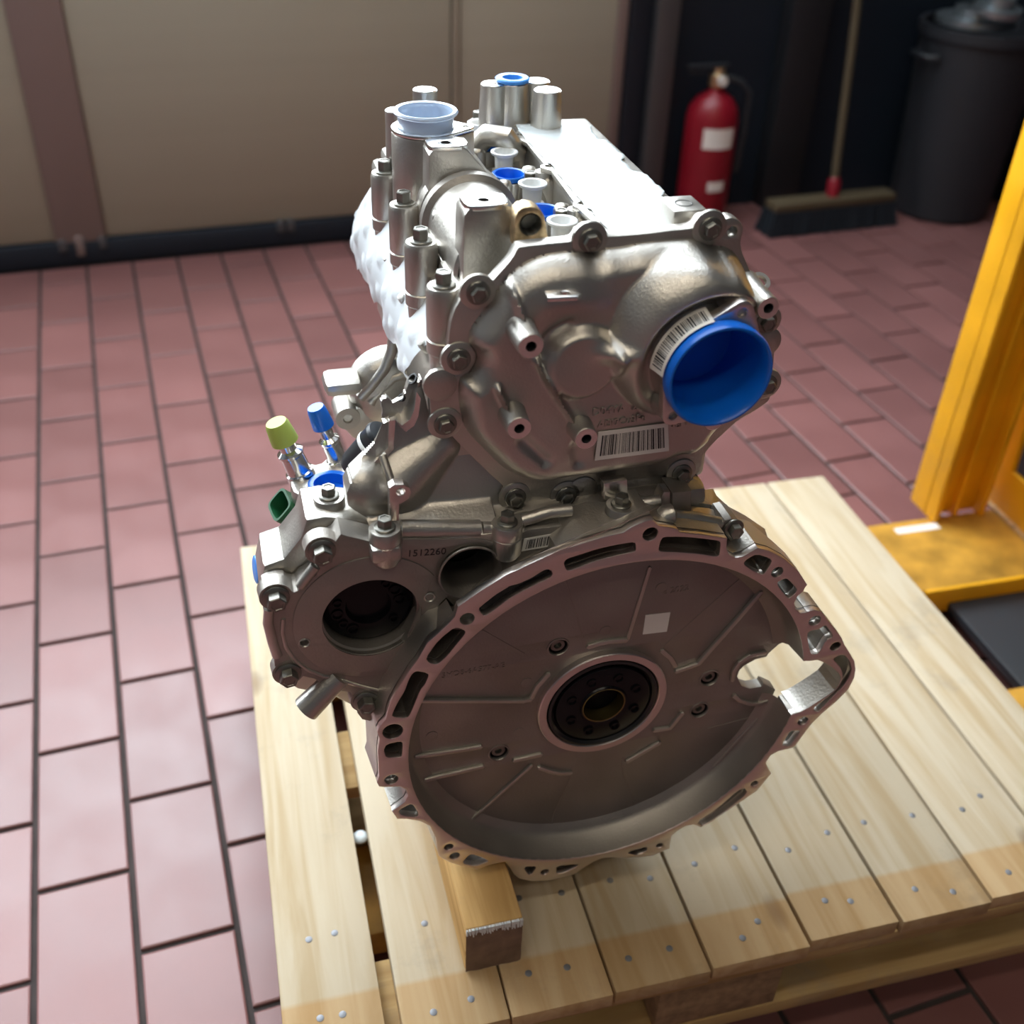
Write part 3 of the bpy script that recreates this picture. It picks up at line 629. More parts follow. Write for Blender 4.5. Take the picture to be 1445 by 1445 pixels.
rh = E_plate('rear_housing', FACE, [circle(SC1, .0425, 56), circle(SC2, .0262, 44), circle(TH1, .0037, 14), circle(TH2, .0037, 14)], .03, .055, M['cast_dark'], bev=.0015)
E_plate('raised_face', circle(SC1, .066, 60, .6, 5.15)+[(SC1[0]+.02, SC1[1]-.058)], [circle(SC1, .0425, 56), circle(TH1, .0037, 14), circle(TH2, .0037, 14)], .0288, .031, M['cast_dark'], rh, bev=.0006)
E_mesh('bore', lathe([(.0425, .0012), (.0425, -.006), (.0405, -.007), (.0405, -.030)], (SC1[0], .03, SC1[1]), VIEW, 56), M['cast_dark'], rh)
dg = E_mesh('drive_gear', lathe([(.040, -.024), (.039, -.018), (.034, -.016), (.02, -.016), (.018, -.022), (0, -.022)], (SC1[0], .03, SC1[1]), VIEW, 48), M['black'], rh)
for k, (a, r_) in enumerate(((.55, .0042), (.95, .003), (.12, .0042), (3.3, .0042), (3.75, .003), (4.15, .0042), (2.85, .003), (5.6, .003))):
    E_mesh('gear_hole', lathe([(r_+.0012, 0), (r_+.001, .0012), (r_, .0012), (r_*.9, -.006), (0, -.006)], (SC1[0]+.0275*math.cos(a), .0455, SC1[1]+.0275*math.sin(a)), VIEW, 16), M['black'], dg)
E_mesh('bore', lathe([(.0282, .004), (.0278, .005), (.0265, .005), (.0258, .003), (.0245, -.01), (.0245, -.05), (0, -.05)], (SC2[0], .03, SC2[1]), VIEW, 44), M['cast_dark'], rh)
E_mesh('bore_plug', lathe([(.0243, -.044), (.0236, -.048), (0, -.048)], (SC2[0], .03, SC2[1]), VIEW, 44), M['dark'], rh)
for s in ('J 480,765', 'a 640,680'):
    c = PX(.0288, s)[0]; E_mesh('threaded_hole', lathe([(.0052, .0002), (.0044, .0008), (.0036, 0), (.0034, -.006), (0, -.006)], (c[0], .0288, c[1]), VIEW, 18), M['cast'], rh)
for s in ('I 632,1330', 'J 240,400', 'J 345,1045', 'J 1003,1280'):
    c = PX(.026, s)[0]; E_mesh('bolt_boss', lathe([(.0145, -.012), (.0135, .0), (0, 0)], (c[0], .0295, c[1]), VIEW, 28), M['cast_dark'], rh)
    E_bolt(c[0], .0292, c[1], VIEW, rh, r=.0112, hx=.0072, h=.011, rot=random.random())
# rim of the housing between the bolts and the thick edge behind it
for s in ('I 575,1440 J 440,290', 'J 180,480 170,600 210,760 250,880'):
    pp = PX(.03, s); E_mesh('rim_bead', tube([(u, .031, w_) for u, w_ in pp], .0045, 10), M['cast'], rh, 60)
BACKB = PX(.055, 'P 700,745 600,745 520,735 460,730 432,735 424,760 400,790 372,800 366,830 378,900 395,960 420,975 470,985 520,1010 600,1000 700,900')
E_plate('gear_case', BACKB, [circle(SC1, .0405, 40), circle(SC2, .0262, 32)], .056, .105, M['cast'], bev=.004)
pp = PX(.03, 'J 745,1105'); E_mesh('drain_stub', cat(tube([(pp[0][0]+.004, .034, pp[0][1]+.004), (pp[0][0]-.028, .028, pp[0][1]-.024)], [.0105, .0125], 20)), M['cast'], rh, 50)
E_mesh('stub_bead', tube([(u, .0305, w_) for u, w_ in PX(.03, 'J 300,560 290,680 320,800 400,920 520,1000 640,1050 720,1060 800,1085 1000,1145 1130,1175 1160,1120 1230,970 1320,820 1445,690')], .0022, 8), M['cast'], rh, 60)
ed = PX(.03, 'a 780,690 620,850 560,930 510,1020 420,1090 360,1200 250,1400'); ef = PX(.0, 'a 855,845 700,1000 640,1060 600,1110 540,1210 470,1300 390,1430')
n = len(ed); E_mesh('sloped_wall', ([(u, .0295, w_) for u, w_ in ed]+[(u, .002, w_) for u, w_ in ef], [(i, i+1, n+i+1, n+i) for i in range(n-1)]), M['cast'], rh, 60)
q = PX(.0298, 'a 445,335 660,320'); E_text('lettering', '1512260', .0095, q[0], .0297, math.atan2(q[1][1]-q[0][1], q[1][0]-q[0][0]), M['ink'], rh, depth=.0003)
def barcode(par, quad, v, nbar, seed, back=M['label']):
    """paper label with printed bars, quad = corners in (u,w): bottom left, bottom right, top right, top left"""
    lb = E_plate('barcode_label', quad, [], v, v+.0004, back, par, bev=0)
    r = random.Random(seed); V, F = [], []; x = .06
    A, B_, Ct, D = [Vector(p) for p in quad]
    while x < .93:
        w_ = r.choice((.006, .006, .01, .016, .022)); y0, y1 = .14, .86
        P = [A.lerp(B_, t).lerp(D.lerp(Ct, t), y) for t, y in ((x, y0), (x+w_, y0), (x+w_, y1), (x, y1))]
        k = len(V); V += [(p.x, v-.0001, p.y) for p in P]; F.append((k, k+1, k+2, k+3)); x += w_+r.choice((.006, .008, .012, .018))
    E_mesh('barcode_bars', (V, F), M['ink'], lb, None); return lb
barcode(rh, PX(.0296, 'b 212,348 700,262 712,158 240,240'), .0292, 40, 3)
E_plate('label_frame', PX(.0296, 'b 720,255 780,215 765,170 730,190'), [], .0296, .03, M['cast_dark'], rh, bev=0)

# ---- timing housing (cast ledge and cone-shaped pocket between the face and the cover)
TH = PX(.045, 'K 480,1190 1150,1190 1260,1240 D 700,1420 860,1400 960,1290 1445,1225 E 330,1225 430,1260 560,1290 680,1230 740,1150 950,1090 1000,1000 1000,850 D 1250,1060 820,1010 700,900 430,640 300,500 160,480 100,200 K 690,60 600,60 540,200 460,240 400,190 350,220 360,420 290,560 60,780 10,880 20,980 100,1040 180,1090 220,1190')
def smin(a, b, k): h = np.clip(.5+.5*(b-a)/k, 0, 1); return b*(1-h)+a*h-k*h*(1-h)
HN = [PX(.07, 'K 850,430')[0], PX(.06, 'K 430,830')[0]]; BU = PX(.055, 'K 190,880')[0]; HN2 = [PX(.08, 'K 560,330')[0], PX(.085, 'K 420,560')[0]]
def horn(x, y, a, b, r0, r1, v0, v1):
    a, b = np.array(a), np.array(b); d = b-a; t = np.clip(((x-a[0])*d[0]+(y-a[1])*d[1])/(d@d), 0, 1); e = np.hypot(x-a[0]-t*d[0], y-a[1]-t*d[1])
    r_ = r0+(r1-r0)*t; v = v0+(v1-v0)*t
    return np.where(e < r_*.95, v-np.sqrt(np.maximum(r_*r_-e*e, 0)), v-.312*r_+(e-r_*.95)*2.6)
def ledge(x, y):
    v = .064+(y-.245)*.24
    v = np.where(x < -.19, v-.0*x, v)
    v = smin(v, horn(x, y, HN[0], HN[1], .013, .031, .081, .082), .010)
    v = smin(v, horn(x, y, BU, (BU[0]-.004, BU[1]+.004), .024, .024, .074, .074), .010)
    v = smin(v, horn(x, y, HN2[0], HN2[1], .006, .006, .088, .088), .006)
    v = smin(v, .0315+np.maximum(y-(.2205-.034*x), 0)*np.where(x < -.11, 2.2, 4.5), .004)
    return v
th = E_relief('timing_housing', TH, lambda x, y: np.clip(ledge(x, y), .03, .105), M['cast'], res=.0016, back=.08)
# joint flange bar along its foot, with vertical bolts
ft = PX(.03, 'K 470,1150 800,1150 1140,1150'); E_mesh('joint_flange', tube([(u, .038, w_-.002) for u, w_ in ft], .0075, 14), M['cast'], th, 60)
for s in ('D 700,1335 560,1335', 'D 900,1270 1130,1200 1320,1180', 'E 400,1200 480,1270', 'E 690,1200 760,1130 930,1100'):
    E_mesh('joint_flange', tube([(u, .037, w_) for u, w_ in PX(.03, s)], .0055, 12), M['cast'], th, 60)
for s, v in (('K 325,1130', .026), ('D 765,1265', .03), ('E 590,1110', .026), ('I 690,860', .075)):
    u, w_ = PX(v, s)[0]
    E_mesh('bolt_boss', lathe([(.0105, -.034), (.0128, -.03), (.0132, -.0135), (.0128, -.013), (.0128, -.012), (.0132, -.0115), (.0132, -.001), (.0125, 0), (0, 0)], (u, v+.003, w_), UP, 28), M['cast'], th)
    E_bolt(u, v+.003, w_, UP, th, r=.0088, hx=.0056, h=.0095, rot=.3)
E_plate('lug', PX(.03, 'K 195,1085 290,1040 440,1035 455,1100 465,1190 240,1200'), [], .214, .229, M['mach_bright'], th, bev=.002) if 0 else None
E_box('lug', (-.2195, -.1945, .016, .045, .2195, .2345), M['cast'], th, .004)
E_plate('machined_ear', PX(.036, 'K 358,775 400,745 480,745 530,775 545,815 525,865 480,895 442,915 440,1055 360,1055'), [circle(PX(.036, 'K 455,808')[0], .0036, 16)], .036, .045, M['mach'], th, bev=.0006)
# inclined mating flange on the left, seen along its edge
def strip(name, pts, v0, v1, t, m, par):
    P = [Vector(p) for p in pts]; V = []; n = len(P)
    for i, p in enumerate(P):
        tg = (P[min(i+1, n-1)]-P[max(i-1, 0)]).normalized(); nn = Vector((tg.y, -tg.x))*t
        V += [(p.x, v0, p.y), (p.x, v1, p.y), (p.x+nn.x, v1, p.y+nn.y), (p.x+nn.x, v0, p.y+nn.y)]
    F = []
    for i in range(n-1):
        for j in range(4): F.append((4*i+j, 4*i+(j+1) % 4, 4*i+4+(j+1) % 4, 4*i+4+j))
    F += [(3, 2, 1, 0), (4*n-4, 4*n-3, 4*n-2, 4*n-1)]
    return E_mesh(name, (V, F), m, par, 30)
mf = strip('inclined_flange', PX(.07, 'I 842,812 870,775 1190,430 1200,200 R 600,930'), .07, .077, .005, M['mach_bright'], th)
bk_, fr_ = PX(.086, 'R 592,930 680,840 745,760 800,660 845,575'), PX(.068, 'R 650,915 705,965 775,915 812,830 830,680')
loft('inclined_lug', [(.0865, [(u+.002, w_-.006) for u, w_ in bk_]), (.086, bk_), (.068, fr_), (.0675, [(u+.003, w_-.006) for u, w_ in fr_])], M['mach_bright'], th); mf2 = th
pq = PX(.062, 'R 745,865 840,705')
for (u, w_), r_ in zip(pq, (.0034, .0048)): E_mesh('flange_hole', lathe([(r_, 0), (r_, .0012), (r_*.75, .0012), (r_*.75, -.002), (0, -.002)], (u, .082, w_+.003), (-.7, -.2, .7), 16), M['dark'], mf2)
E_mesh('web', tube([(u, v, w_) for (u, w_), v in zip(PX(.07, 'K 300,500 350,640 400,760'), (.07, .055, .045))], .0035, 10), M['cast'], th, 60)
E_mesh('web', tube([(u, v, w_) for (u, w_), v in zip(PX(.085, 'K 575,330 440,500'), (.085, .08))], .004, 10), M['cast'], th, 60)
E_mesh('blue_bore_plug', lathe([(.018, 0), (.018, .002), (.015, .003), (0, .003)], (*PX(.078, 'D 572,655')[0][:1], .076, PX(.078, 'D 572,655')[0][1]), VIEW, 30), mat('navy_plug', (.002, .006, .04), .6, spec=.2), th)
# small machined block and webs to the right of the foot
E_plate('machined_pad', PX(.04, 'E 435,920 635,890 640,1000 655,1080 560,1060 440,1060'), [], .0405, .05, M['mach_bright'], th, bev=.0008)
E_plate('machined_pad', PX(.036, 'E 945,990 1000,990 1000,1090 950,1130 905,1120 905,1070'), [], .036, .05, M['mach'], th, bev=.0008)
E_plate('machined_pad', PX(.034, 'G 290,575 460,560 455,745 300,750'), [], .034, .06, M['cast_dark'], th, bev=.0015)

# ---- right flank of the bell housing, seen from above
loft('flank_wall', [(.026, PX(.026, 'G 300,770 480,790 700,850 860,930 1000,1040 1180,1140 1345,1290')), (.043, PX(.043, 'G 455,690 600,705 720,735 850,815 960,900 1110,1000 1300,1160')), (.0435, PX(.0435, 'G 455,720 600,735 720,765 850,845 960,930 1110,1030 1300,1190'))], M['cast'], bell)
loft('flank_wall', [(.0475, PX(.0475, 'G 455,720 600,735 720,765 850,845 960,930 1090,1000')), (.048, PX(.048, 'G 455,655 610,672 725,715 845,790 960,870 1110,975')), (.064, PX(.064, 'G 460,560 640,540 670,600 770,690 910,765 1080,880')), (.075, PX(.075, 'G 470,600 640,590 690,640 780,730 910,800 1080,930'))], M['cast'], bell)
E_plate('casting_lug', PX(.06, 'G 455,440 520,470 560,530 565,575 520,610 470,590 440,520'), [], .06, .075, M['cast'], bell, bev=.003)
E_plate('lug', PX(.022, 'G 700,860 740,810 800,795 860,815 880,870 870,930 800,1000 760,960'), [], .022, .05, M['cast_dark'], bell, bev=.002)
c = PX(.02, 'G 815,878')[0]; E_bolt(c[0], .021, c[1], VIEW, bell, r=.0095, hx=.006, h=.009)
E_mesh('edge_bead', tube([(u, .027, w_) for u, w_ in PX(.027, 'G 310,770 500,785 700,830')], .0055, 10), M['cast'], bell, 60)
E_mesh('edge_bead', tube([(u, .02, w_) for u, w_ in PX(.02, 'G 215,790 240,760 290,750')], .009, 10), M['cast'], bell, 60)

# ---- timing cover
COV = PX(.06, 'A 245,920 255,680 285,450 415,215 455,178 520,163 575,183 600,188 640,150 B 500,570 545,480 575,468 840,440 1010,425 1060,385 1090,330 1150,298 1210,305 1250,340 1275,385 1445,375 C 300,360 500,335 700,315 745,285 775,240 820,220 870,225 930,250 980,240 1030,222 1090,235 1130,280 1140,330 1115,430 1125,510 1180,640 1250,800 1275,860 1330,900 1400,960 1410,1040 1395,1180 1405,1260 1400,1420 F 1215,560 1195,700 1190,850 1165,890 1040,975 920,1040 840,1110 700,1240 620,1340 520,1430 E 1172,790 1175,840 1160,880 1100,912 1030,895 985,848 950,850 640,895 430,925 240,950 200,990 180,1060 120,1105 D 1260,1108 1180,1095 1050,1085 930,1100 830,1135 760,1115 715,1060 710,990 725,950 700,915 600,830 430,660 330,560 290,515 220,515 150,480 125,430 110,350 100,180 95,100 A 110,1000 160,960 230,950')
eyh = circle(PX(.06, 'C 1045,343')[0], .0042, 18)
cov = E_plate('timing_cover', rounded(COV, 1, .22), [eyh], .06, .0725, M['cast'], bev=.001)
DOME = PX(.055, 'B 1445,490 1290,500 1240,520 1190,532 1100,517 1000,522 800,548 650,602 520,692 420,792 365,885 A 590,400 520,490 450,590 437,660 447,720 490,770 505,830 485,900 440,960 390,985 360,1010 350,1090 D 350,150 355,250 375,350 392,440 450,530 560,640 700,780 800,850 950,903 1100,905 1200,880 E 300,850 500,815 900,760 980,720 1030,690 1180,680 1330,560 F 700,1150 850,1000 1000,900 1100,780 1120,600 1090,400 1050,200 1040,110 C 1220,860 1205,780 1150,640 1100,560 1050,510 980,480 900,485 830,450 760,420 650,420 300,450')
DOME = rounded(DOME, 1, .25)
VC = np.array([.0467, .3862]); CAPC = np.array([.0512, .3725]); BC = np.array(PX(.045, 'P 818,507')[0]); BR = np.array(PX(.042, 'P 862,487')[0])
def seg_d(x, y, a, b):
    a, b = np.array(a), np.array(b); d = b-a; t = np.clip(((x-a[0])*d[0]+(y-a[1])*d[1])/(d@d), 0, 1); return np.hypot(x-a[0]-t*d[0], y-a[1]-t*d[1]), t
FINS = [(PX(.035, 'A 825,265 930,600'), .013, .0023), (PX(.04, 'D 680,105 800,370'), .017, .0021), (PX(.04, 'A 1010,850 1180,1140 1360,1420'), .009, .0019), (PX(.042, 'D 900,560 1085,725'), -.0045, .005), (PX(.04, 'E 210,620 225,740'), -.003, .006)]
def cover(x, y):
    d = edge_dist(x, y, DOME); k = np.clip(d/.017, 0, 1); h = .0195*np.sin(k*math.pi/2)**.8
    r = np.hypot(x-VC[0], y-VC[1]); q = np.clip((.0735-r)/.030, 0, 1); vol = .027*np.sin(q*math.pi/2)**.85
    r2 = np.hypot(x-CAPC[0], y-CAPC[1]); vol -= .016*smooth01((.0605-r2)/.014)
    h = h+vol*smooth01(d/.01)
    r = np.hypot(x-BC[0], y-BC[1]); b = .0105*smooth01((.0335-r)/.009)
    ang = np.arctan2(y-BC[1], x-BC[0]); h += b*smooth01(d/.01)
    h -= .005*np.exp(-((r-.036)/.004)**2)*smooth01((ang-1.75)/.2)*(ang < 2.9)
    r = np.hypot((x-BR[0])/.013, (y-BR[1])/.007); h += .010*np.exp(-r**2)
    h += .006*smooth01((y-.40)/.03)*smooth01((d-.01)/.03)*smooth01((.0-x)/.05)
    for pts, hh, wd in FINS:
        for a, b2 in zip(pts, pts[1:]):
            e, t = seg_d(x, y, a, b2); h += hh*np.exp(-(e/wd)**2)*(.55+.45*t if hh > 0 else 1)
    h += .0008*np.sin(x*70)*np.sin(y*90+1)*smooth01(d/.03)
    return .0602-h
dome = E_relief('dome', DOME, cover, M['cast'], cov, res=.0017, holes=[circle((.0512, .3725), .0402, 64)])
# bolts, blind bosses
for s in ('A 510,258', 'A 345,825', 'A 230,1375', 'D 825,1035', 'D 1255,1020', 'E 1095,830', 'F 1150,205', 'C 855,315', 'B 1160,415', 'F 1155,740'):
    c = PX(.058, s)[0]
    E_mesh('bolt_pad', lathe([(.0142, -.001), (.0138, .0014), (.0125, .002), (0, .002)], (c[0], .060, c[1]), VIEW, 30), M['cast'], cov)
    E_bolt(c[0], .058, c[1], VIEW, cov, r=.0094, hx=.0058, h=.0075, rot=random.random())
for s in ('A 190,1050', 'F 1155,385', 'D 1400,980'):
    c = PX(.058, s)[0]; E_mesh('blind_boss', lathe([(.0138, -.001), (.0135, .0014), (.0125, .002), (0, .002)], (c[0], .060, c[1]), VIEW, 30), M['cast'], cov)
for s, v0, v1, r_ in (('A 960,715', .012, .05, .0098), ('D 860,450', .018, .05, .0098), ('E 287,537', .022, .05, .0096), ('F 1170,90', .018, .062, .0092), ('F 705,1050', .03, .06, .0088)):
    c = PX(v0, s)[0]
    o = E_mesh('threaded_post', lathe([(r_*1.35, -(v1-v0)), (r_*1.12, -(v1-v0)*.6), (r_*1.02, -.003), (r_, -.0006), (r_-.0006, 0), (.0042, 0), (.0036, -.001), (.0036, -.012), (0, -.012)], (c[0], v0, c[1]), VIEW, 28), M['cast'], cov)
    E_mesh('machined_end', lathe([(r_-.0004, .0002), (.0043, .0002)], (c[0], v0, c[1]), VIEW, 28), M['mach_bright'], o) if 0 else None
    V, F = lathe([(r_-.0005, 0), (r_-.0005, .0003), (.0042, .0003), (.0042, 0)], (c[0], v0, c[1]), VIEW, 28, closed=True); E_mesh('machined_end', (V, F), M['mach_bright'], o)
    E_mesh('bore', lathe([(.0041, .0002), (.0036, -.0008), (.0034, -.01), (0, -.01)], (c[0], v0, c[1]), VIEW, 16), M['dark'], o)
# tab with a hole under the top edge
t0 = PX(.038, 'B 765,885 1055,850'); E_plate('tab', [(t0[0][0], .028), (t0[1][0]-.004, .026), (t0[1][0], .029), (t0[1][0]-.002, .045), (t0[0][0]+.001, .045)], [circle(((t0[0][0]+t0[1][0])/2+.002, .0335), .0034, 14)], t0[0][1]-.001, t0[0][1]+.003, M['mach_bright'], cov, axis='w')
# neck with its two-hole machined flange
CU, CW = .0512, .3725
nk = E_mesh('intake_neck', lathe([(.049, -.030), (.0445, -.02), (.0425, -.012), (.042, -.004), (.042, 0), (.0386, 0), (.0386, -.04)], (CU, .008, CW), VIEW, 56), M['cast'], cov)
e1 = PX(.008, 'C 1130,1035')[0]; e2 = PX(.01, 'F 395,945')[0]
_d = (Vector(e2)-Vector((CU, CW))).normalized()*.0475; e2 = (CU+_d.x, CW+_d.y)
def hull(pts):
    P = sorted(set(pts)); L, U = [], []
    for q in P:
        while len(L) > 1 and (L[-1][0]-L[-2][0])*(q[1]-L[-2][1])-(L[-1][1]-L[-2][1])*(q[0]-L[-2][0]) <= 0: L.pop()
        L.append(q)
    for q in P[::-1]:
        while len(U) > 1 and (U[-1][0]-U[-2][0])*(q[1]-U[-2][1])-(U[-1][1]-U[-2][1])*(q[0]-U[-2][0]) <= 0: U.pop()
        U.append(q)
    return L[:-1]+U[:-1]
E_plate('neck_flange', hull(circle((CU, CW), .0415, 48)+circle(e1, .0098, 24)+circle(e2, .0088, 24)), [circle((CU, CW), .0386, 48), circle(e1, .004, 16), circle(e2, .0038, 16)], .008, .018, M['mach'], nk, bev=.0006)
for q_, r_ in ((e1, .0098), (e2, .0088)): E_mesh('ear_rib', lathe([(r_*1.3, -.030), (r_, -.006), (r_-.0003, 0), (0, 0)], (q_[0], .012, q_[1]), VIEW, 24), M['cast'], nk)
# curved barcode label glued round the neck, upper left
def arc_strip(r0, r1, a0_, a1_, v0, v1, n=24):
    V, F = [], []
    for i in range(n+1):
        a = a0_+(a1_-a0_)*i/n; V += [(CU+r0*math.cos(a), v0, CW+r0*math.sin(a)), (CU+r1*math.cos(a), v1, CW+r1*math.sin(a))]
    return V, [(2*i, 2*i+2, 2*i+3, 2*i+1) for i in range(n)]
lb = E_mesh('barcode_label', arc_strip(.0448, .0492, 1.76, 3.12, .0025, .0195), M['label'], nk, 80)
V, F = [], []; a = 1.83; r = random.Random(8)
while a < 3.05:
    w_ = r.choice((.010, .014, .022, .03)); V, F = cat((V, F), arc_strip(.0456, .0484, a, a+w_, .0056, .0164, 2)); a += w_+r.choice((.012, .016, .03))
bars = E_mesh('barcode_bars', ([(u-CU)*1.006+CU for u in ()] or [((p[0]-CU)*1.004+CU, p[1]-.0001, (p[2]-CW)*1.004+CW) for p in V], F), M['ink'], lb, None)
barcode(cov, PX(.0402, 'E 352,718 985,635 975,397 385,475'), .0392, 58, 5)
for tx, sp, sz in (('D04YA  2', 'E 330,335 540,305', .0094), ('AlSi9Cu3Fe', 'E 375,435 715,385', .0088), ('VEM', 'E 985,455 1110,420', .0088)):
    q = PX(.0403, sp); mu_, mw_ = (q[0][0]+q[1][0])/2, (q[0][1]+q[1][1])/2+.003
    lettering(tx, float(cover(np.array([mu_]), np.array([mw_]))[0])-.0008, q[0], q[1], sz, M['cast'], cov, depth=.0018)

# ---- crankcase, cylinder head, cam cover deck
E_box('crankcase', (-.104, .088, .047, .47, -.150, .232), M['cast'], None, .012)
E_box('oil_pan', (-.155, .060, .06, .45, -.198, -.145), M['cast'], None, .010)
hd = E_box('cylinder_head', (-.142, .092, .072, .468, .225, .400), M['cast'], None, .006)
ck = E_box('cam_cover', (-.132, .06, .073, .466, .392, .412), M['cast'], None, .005)
E_plate('cover_joint', [(p[0]*1.0, p[1]+.0005) for p in COV], [], .0735, .079, M['cast'], cov, bev=.0005) if 0 else None
INS = ring_of(COV, .985); E_plate('head_face', [(u, w_-.004) for u, w_ in INS if True], [], .0732, .082, M['cast'], hd, bev=.001)
# intake rail and its lobes
E_box('intake_block', (-.004, .078, .085, .425, .405, .444), M['cast'], ck, .003)
rl = PW(.445, 'N 500,600 545,560 590,580 650,650 860,865 1130,1170 1400,1470 1330,1470 1060,1225 1010,1200 1020,1165 830,905 740,880 735,860 770,850 620,670 560,640')
E_plate('intake_rail', rl, [circle(p, .0035, 12) for p in PW(.445, 'N 570,598 815,866 1098,1182')], .4405, .445, M['cast'], ck, axis='w', bev=.0006)
for s in ('N 545,610', 'N 770,880', 'N 1050,1200'):
    p = PW(.445, s)[0]; E_mesh('rail_lobe', lathe([(.0075, 0), (.0075, .036), (0, .036)], (p[0], p[1]+.002, .405), UP, 20), M['cast'], ck)
for s, w_ in (('N 1100,1330', .432), ('N 810,1000', .432), ('N 560,730', .432)):
    p = PW(w_, s)[0]; E_mesh('nub', lathe([(.0085, -.02), (.008, .004), (.0062, .009), (.003, .0115), (0, .012)], (p[0], p[1], w_-.006), (-.35, -.15, 1), 18), M['cast'], ck, None, ) if 0 else E_mesh('nub', lathe([(.0085, -.02), (.008, .004), (.0062, .009), (.003, .0115), (0, .012)], (p[0], p[1], w_-.006), (-.35, -.15, 1), 18), M['cast'], ck, 60)
for s in ('N 430,1040', 'N 210,750', 'L 730,1230', 'L 560,940', 'N 920,1240', 'N 640,920'):
    p = PW(.43, s)[0]; E_mesh('nub', lathe([(.008, -.03), (.0078, .002), (.0058, .0065), (0, .0082)], (p[0], p[1], .428), UP, 18), M['cast'], ck, 60)
def cam_bolt(u, v, w_, par):
    E_mesh('bolt_boss', lathe([(.0115, -.03), (.0105, -.006), (.0095, 0), (0, 0)], (u, v, w_), UP, 22), M['cast'], par)
    E_bolt(u, v, w_, UP, par, r=.0088, hx=.0056, h=.0105, rot=.4)
for s in ('N 910,1340', 'N 650,1015', 'N 415,725', 'N 210,490'):
    p = PW(.428, s)[0]; cam_bolt(p[0], p[1], .428, ck)
# bolt towers down the left side
for s in ('Q 760,740', 'Q 565,365', 'L 420,1130', 'L 260,860', 'L 250,790'):
    if s == 'L 250,790': continue
    p = PW(.425, s)[0]; u, v = p
    t = E_mesh('bolt_tower', lathe([(.0095, -.082), (.011, -.078), (.012, -.056), (.0138, -.054), (.0138, -.044), (.0128, -.043), (.0138, -.041), (.0138, -.004), (.013, -.0012), (.0125, 0), (0, 0)], (u, v, .425), UP, 30), M['cast'], hd, 30)
    E_bolt(u, v, .425, UP, hd, r=.0095, hx=.006, h=.0115, rot=.2)
    E_mesh('tower_web', cat(box(u+.004, u+.03, v+.006, v+.02, .36, .418)), M['cast'], hd)
    E_mesh('nipple', lathe([(.005, 0), (.0045, .008), (.003, .012), (0, .0125)], (u-.006, v+.035, .355), (-.5, -.3, .6), 12), M['cast'], hd, 50)
for a, b in ((.105, .155), (.193, .243), (.28, .33)):
    E_box('rail_block', (-.135, -.120, a, b, .392, .416), M['cast'], ck, .004)
E_mesh('side_rail', tube([(-.117, .1, .411), (-.117, .46, .411)], .0095, 14), M['cast'], ck, 60)
# round barrel (pump housing) with square standing brackets
br = E_mesh('barrel', lathe([(.036, 0), (.039, .003), (.039, .125), (.042, .128), (.042, .142), (.039, .145), (.039, .26), (.03, .268), (0, .268)], (-.091, .118, .416), (0, 1, 0), 44), M['cast'], ck, 40)
E_mesh('joint_reflection', lathe([(.0385, 0), (.044, .004), (.044, .014), (.0385, .018)], (-.091, .222, .416), (0, 1, 0), 44), M['cast_dark'], br, 40)  # dark ring stands in for a brown reflection at the bracket joint
for s, v, t in (('B 80,760 85,330 92,210 120,165 165,132 215,140 270,148 340,140 385,120 425,113 470,125 510,145 560,210 580,330 580,640 330,900 80,900', .105, .03), ('L 630,1440 635,720 655,690 690,668 770,668 850,664 885,645 920,640 960,670 1190,940 1190,1100 1000,1440', .243, .028)):
    ol = PX(v, s); E_plate('bracket', ol, [], v, v+t, M['cast'], ck, bev=.001)
    tp = max(p[1] for p in ol); x0 = min(p[0] for p in ol)
    cx = x0+.0185; E_plate('bracket_top', rounded([(x0+.002, v+.001), (x0+.012, v-.001), (x0+.026, v-.001), (x0+.037, v+.002), (x0+.037, v+t), (x0+.002, v+t)], 1), [circle((cx, v+.012), .0042, 16)], tp-.004, tp+.0004, M['mach_bright'], ck, axis='w', bev=.0006)
    E_mesh('bore', lathe([(.0042, .0002), (.0038, -.006), (0, -.006)], (cx, v+.012, tp-.0002), UP, 16), M['dark'], ck)
# tall filler neck further back
mc = PW(.485, 'L 605,400')[0]
ol = hull(circle(mc, .031, 40)+circle((mc[0]+.035, mc[1]-.004), .0085, 16))
fn = E_plate('filler_neck', ol, [circle(mc, .0255, 36)], .40, .474, M['cast'], ck, axis='w', bev=.0015)
E_plate('neck_flange', [(p[0], p[1]) for p in ol], [circle(mc, .025, 36), circle((mc[0]+.036, mc[1]-.004), .003, 12)], .4745, .4775, M['mach_bright'], fn, axis='w', bev=.0006)
for s, r_, wt in (('L 360,335', .011, .478), ('L 600,160', .0115, .492)):
    p = PW(wt, s)[0]; E_mesh('post', lathe([(r_*1.1, -.09), (r_, -.01), (r_, 0), (0, 0)], (p[0], p[1], wt), UP, 24), M['cast'], ck)
    E_mesh('post_top', lathe([(r_-.0006, 0), (r_-.0008, .0006), (.004, .0006), (.0036, -.001), (0, -.001)], (p[0], p[1], wt), UP, 24), M['mach_bright'], ck)
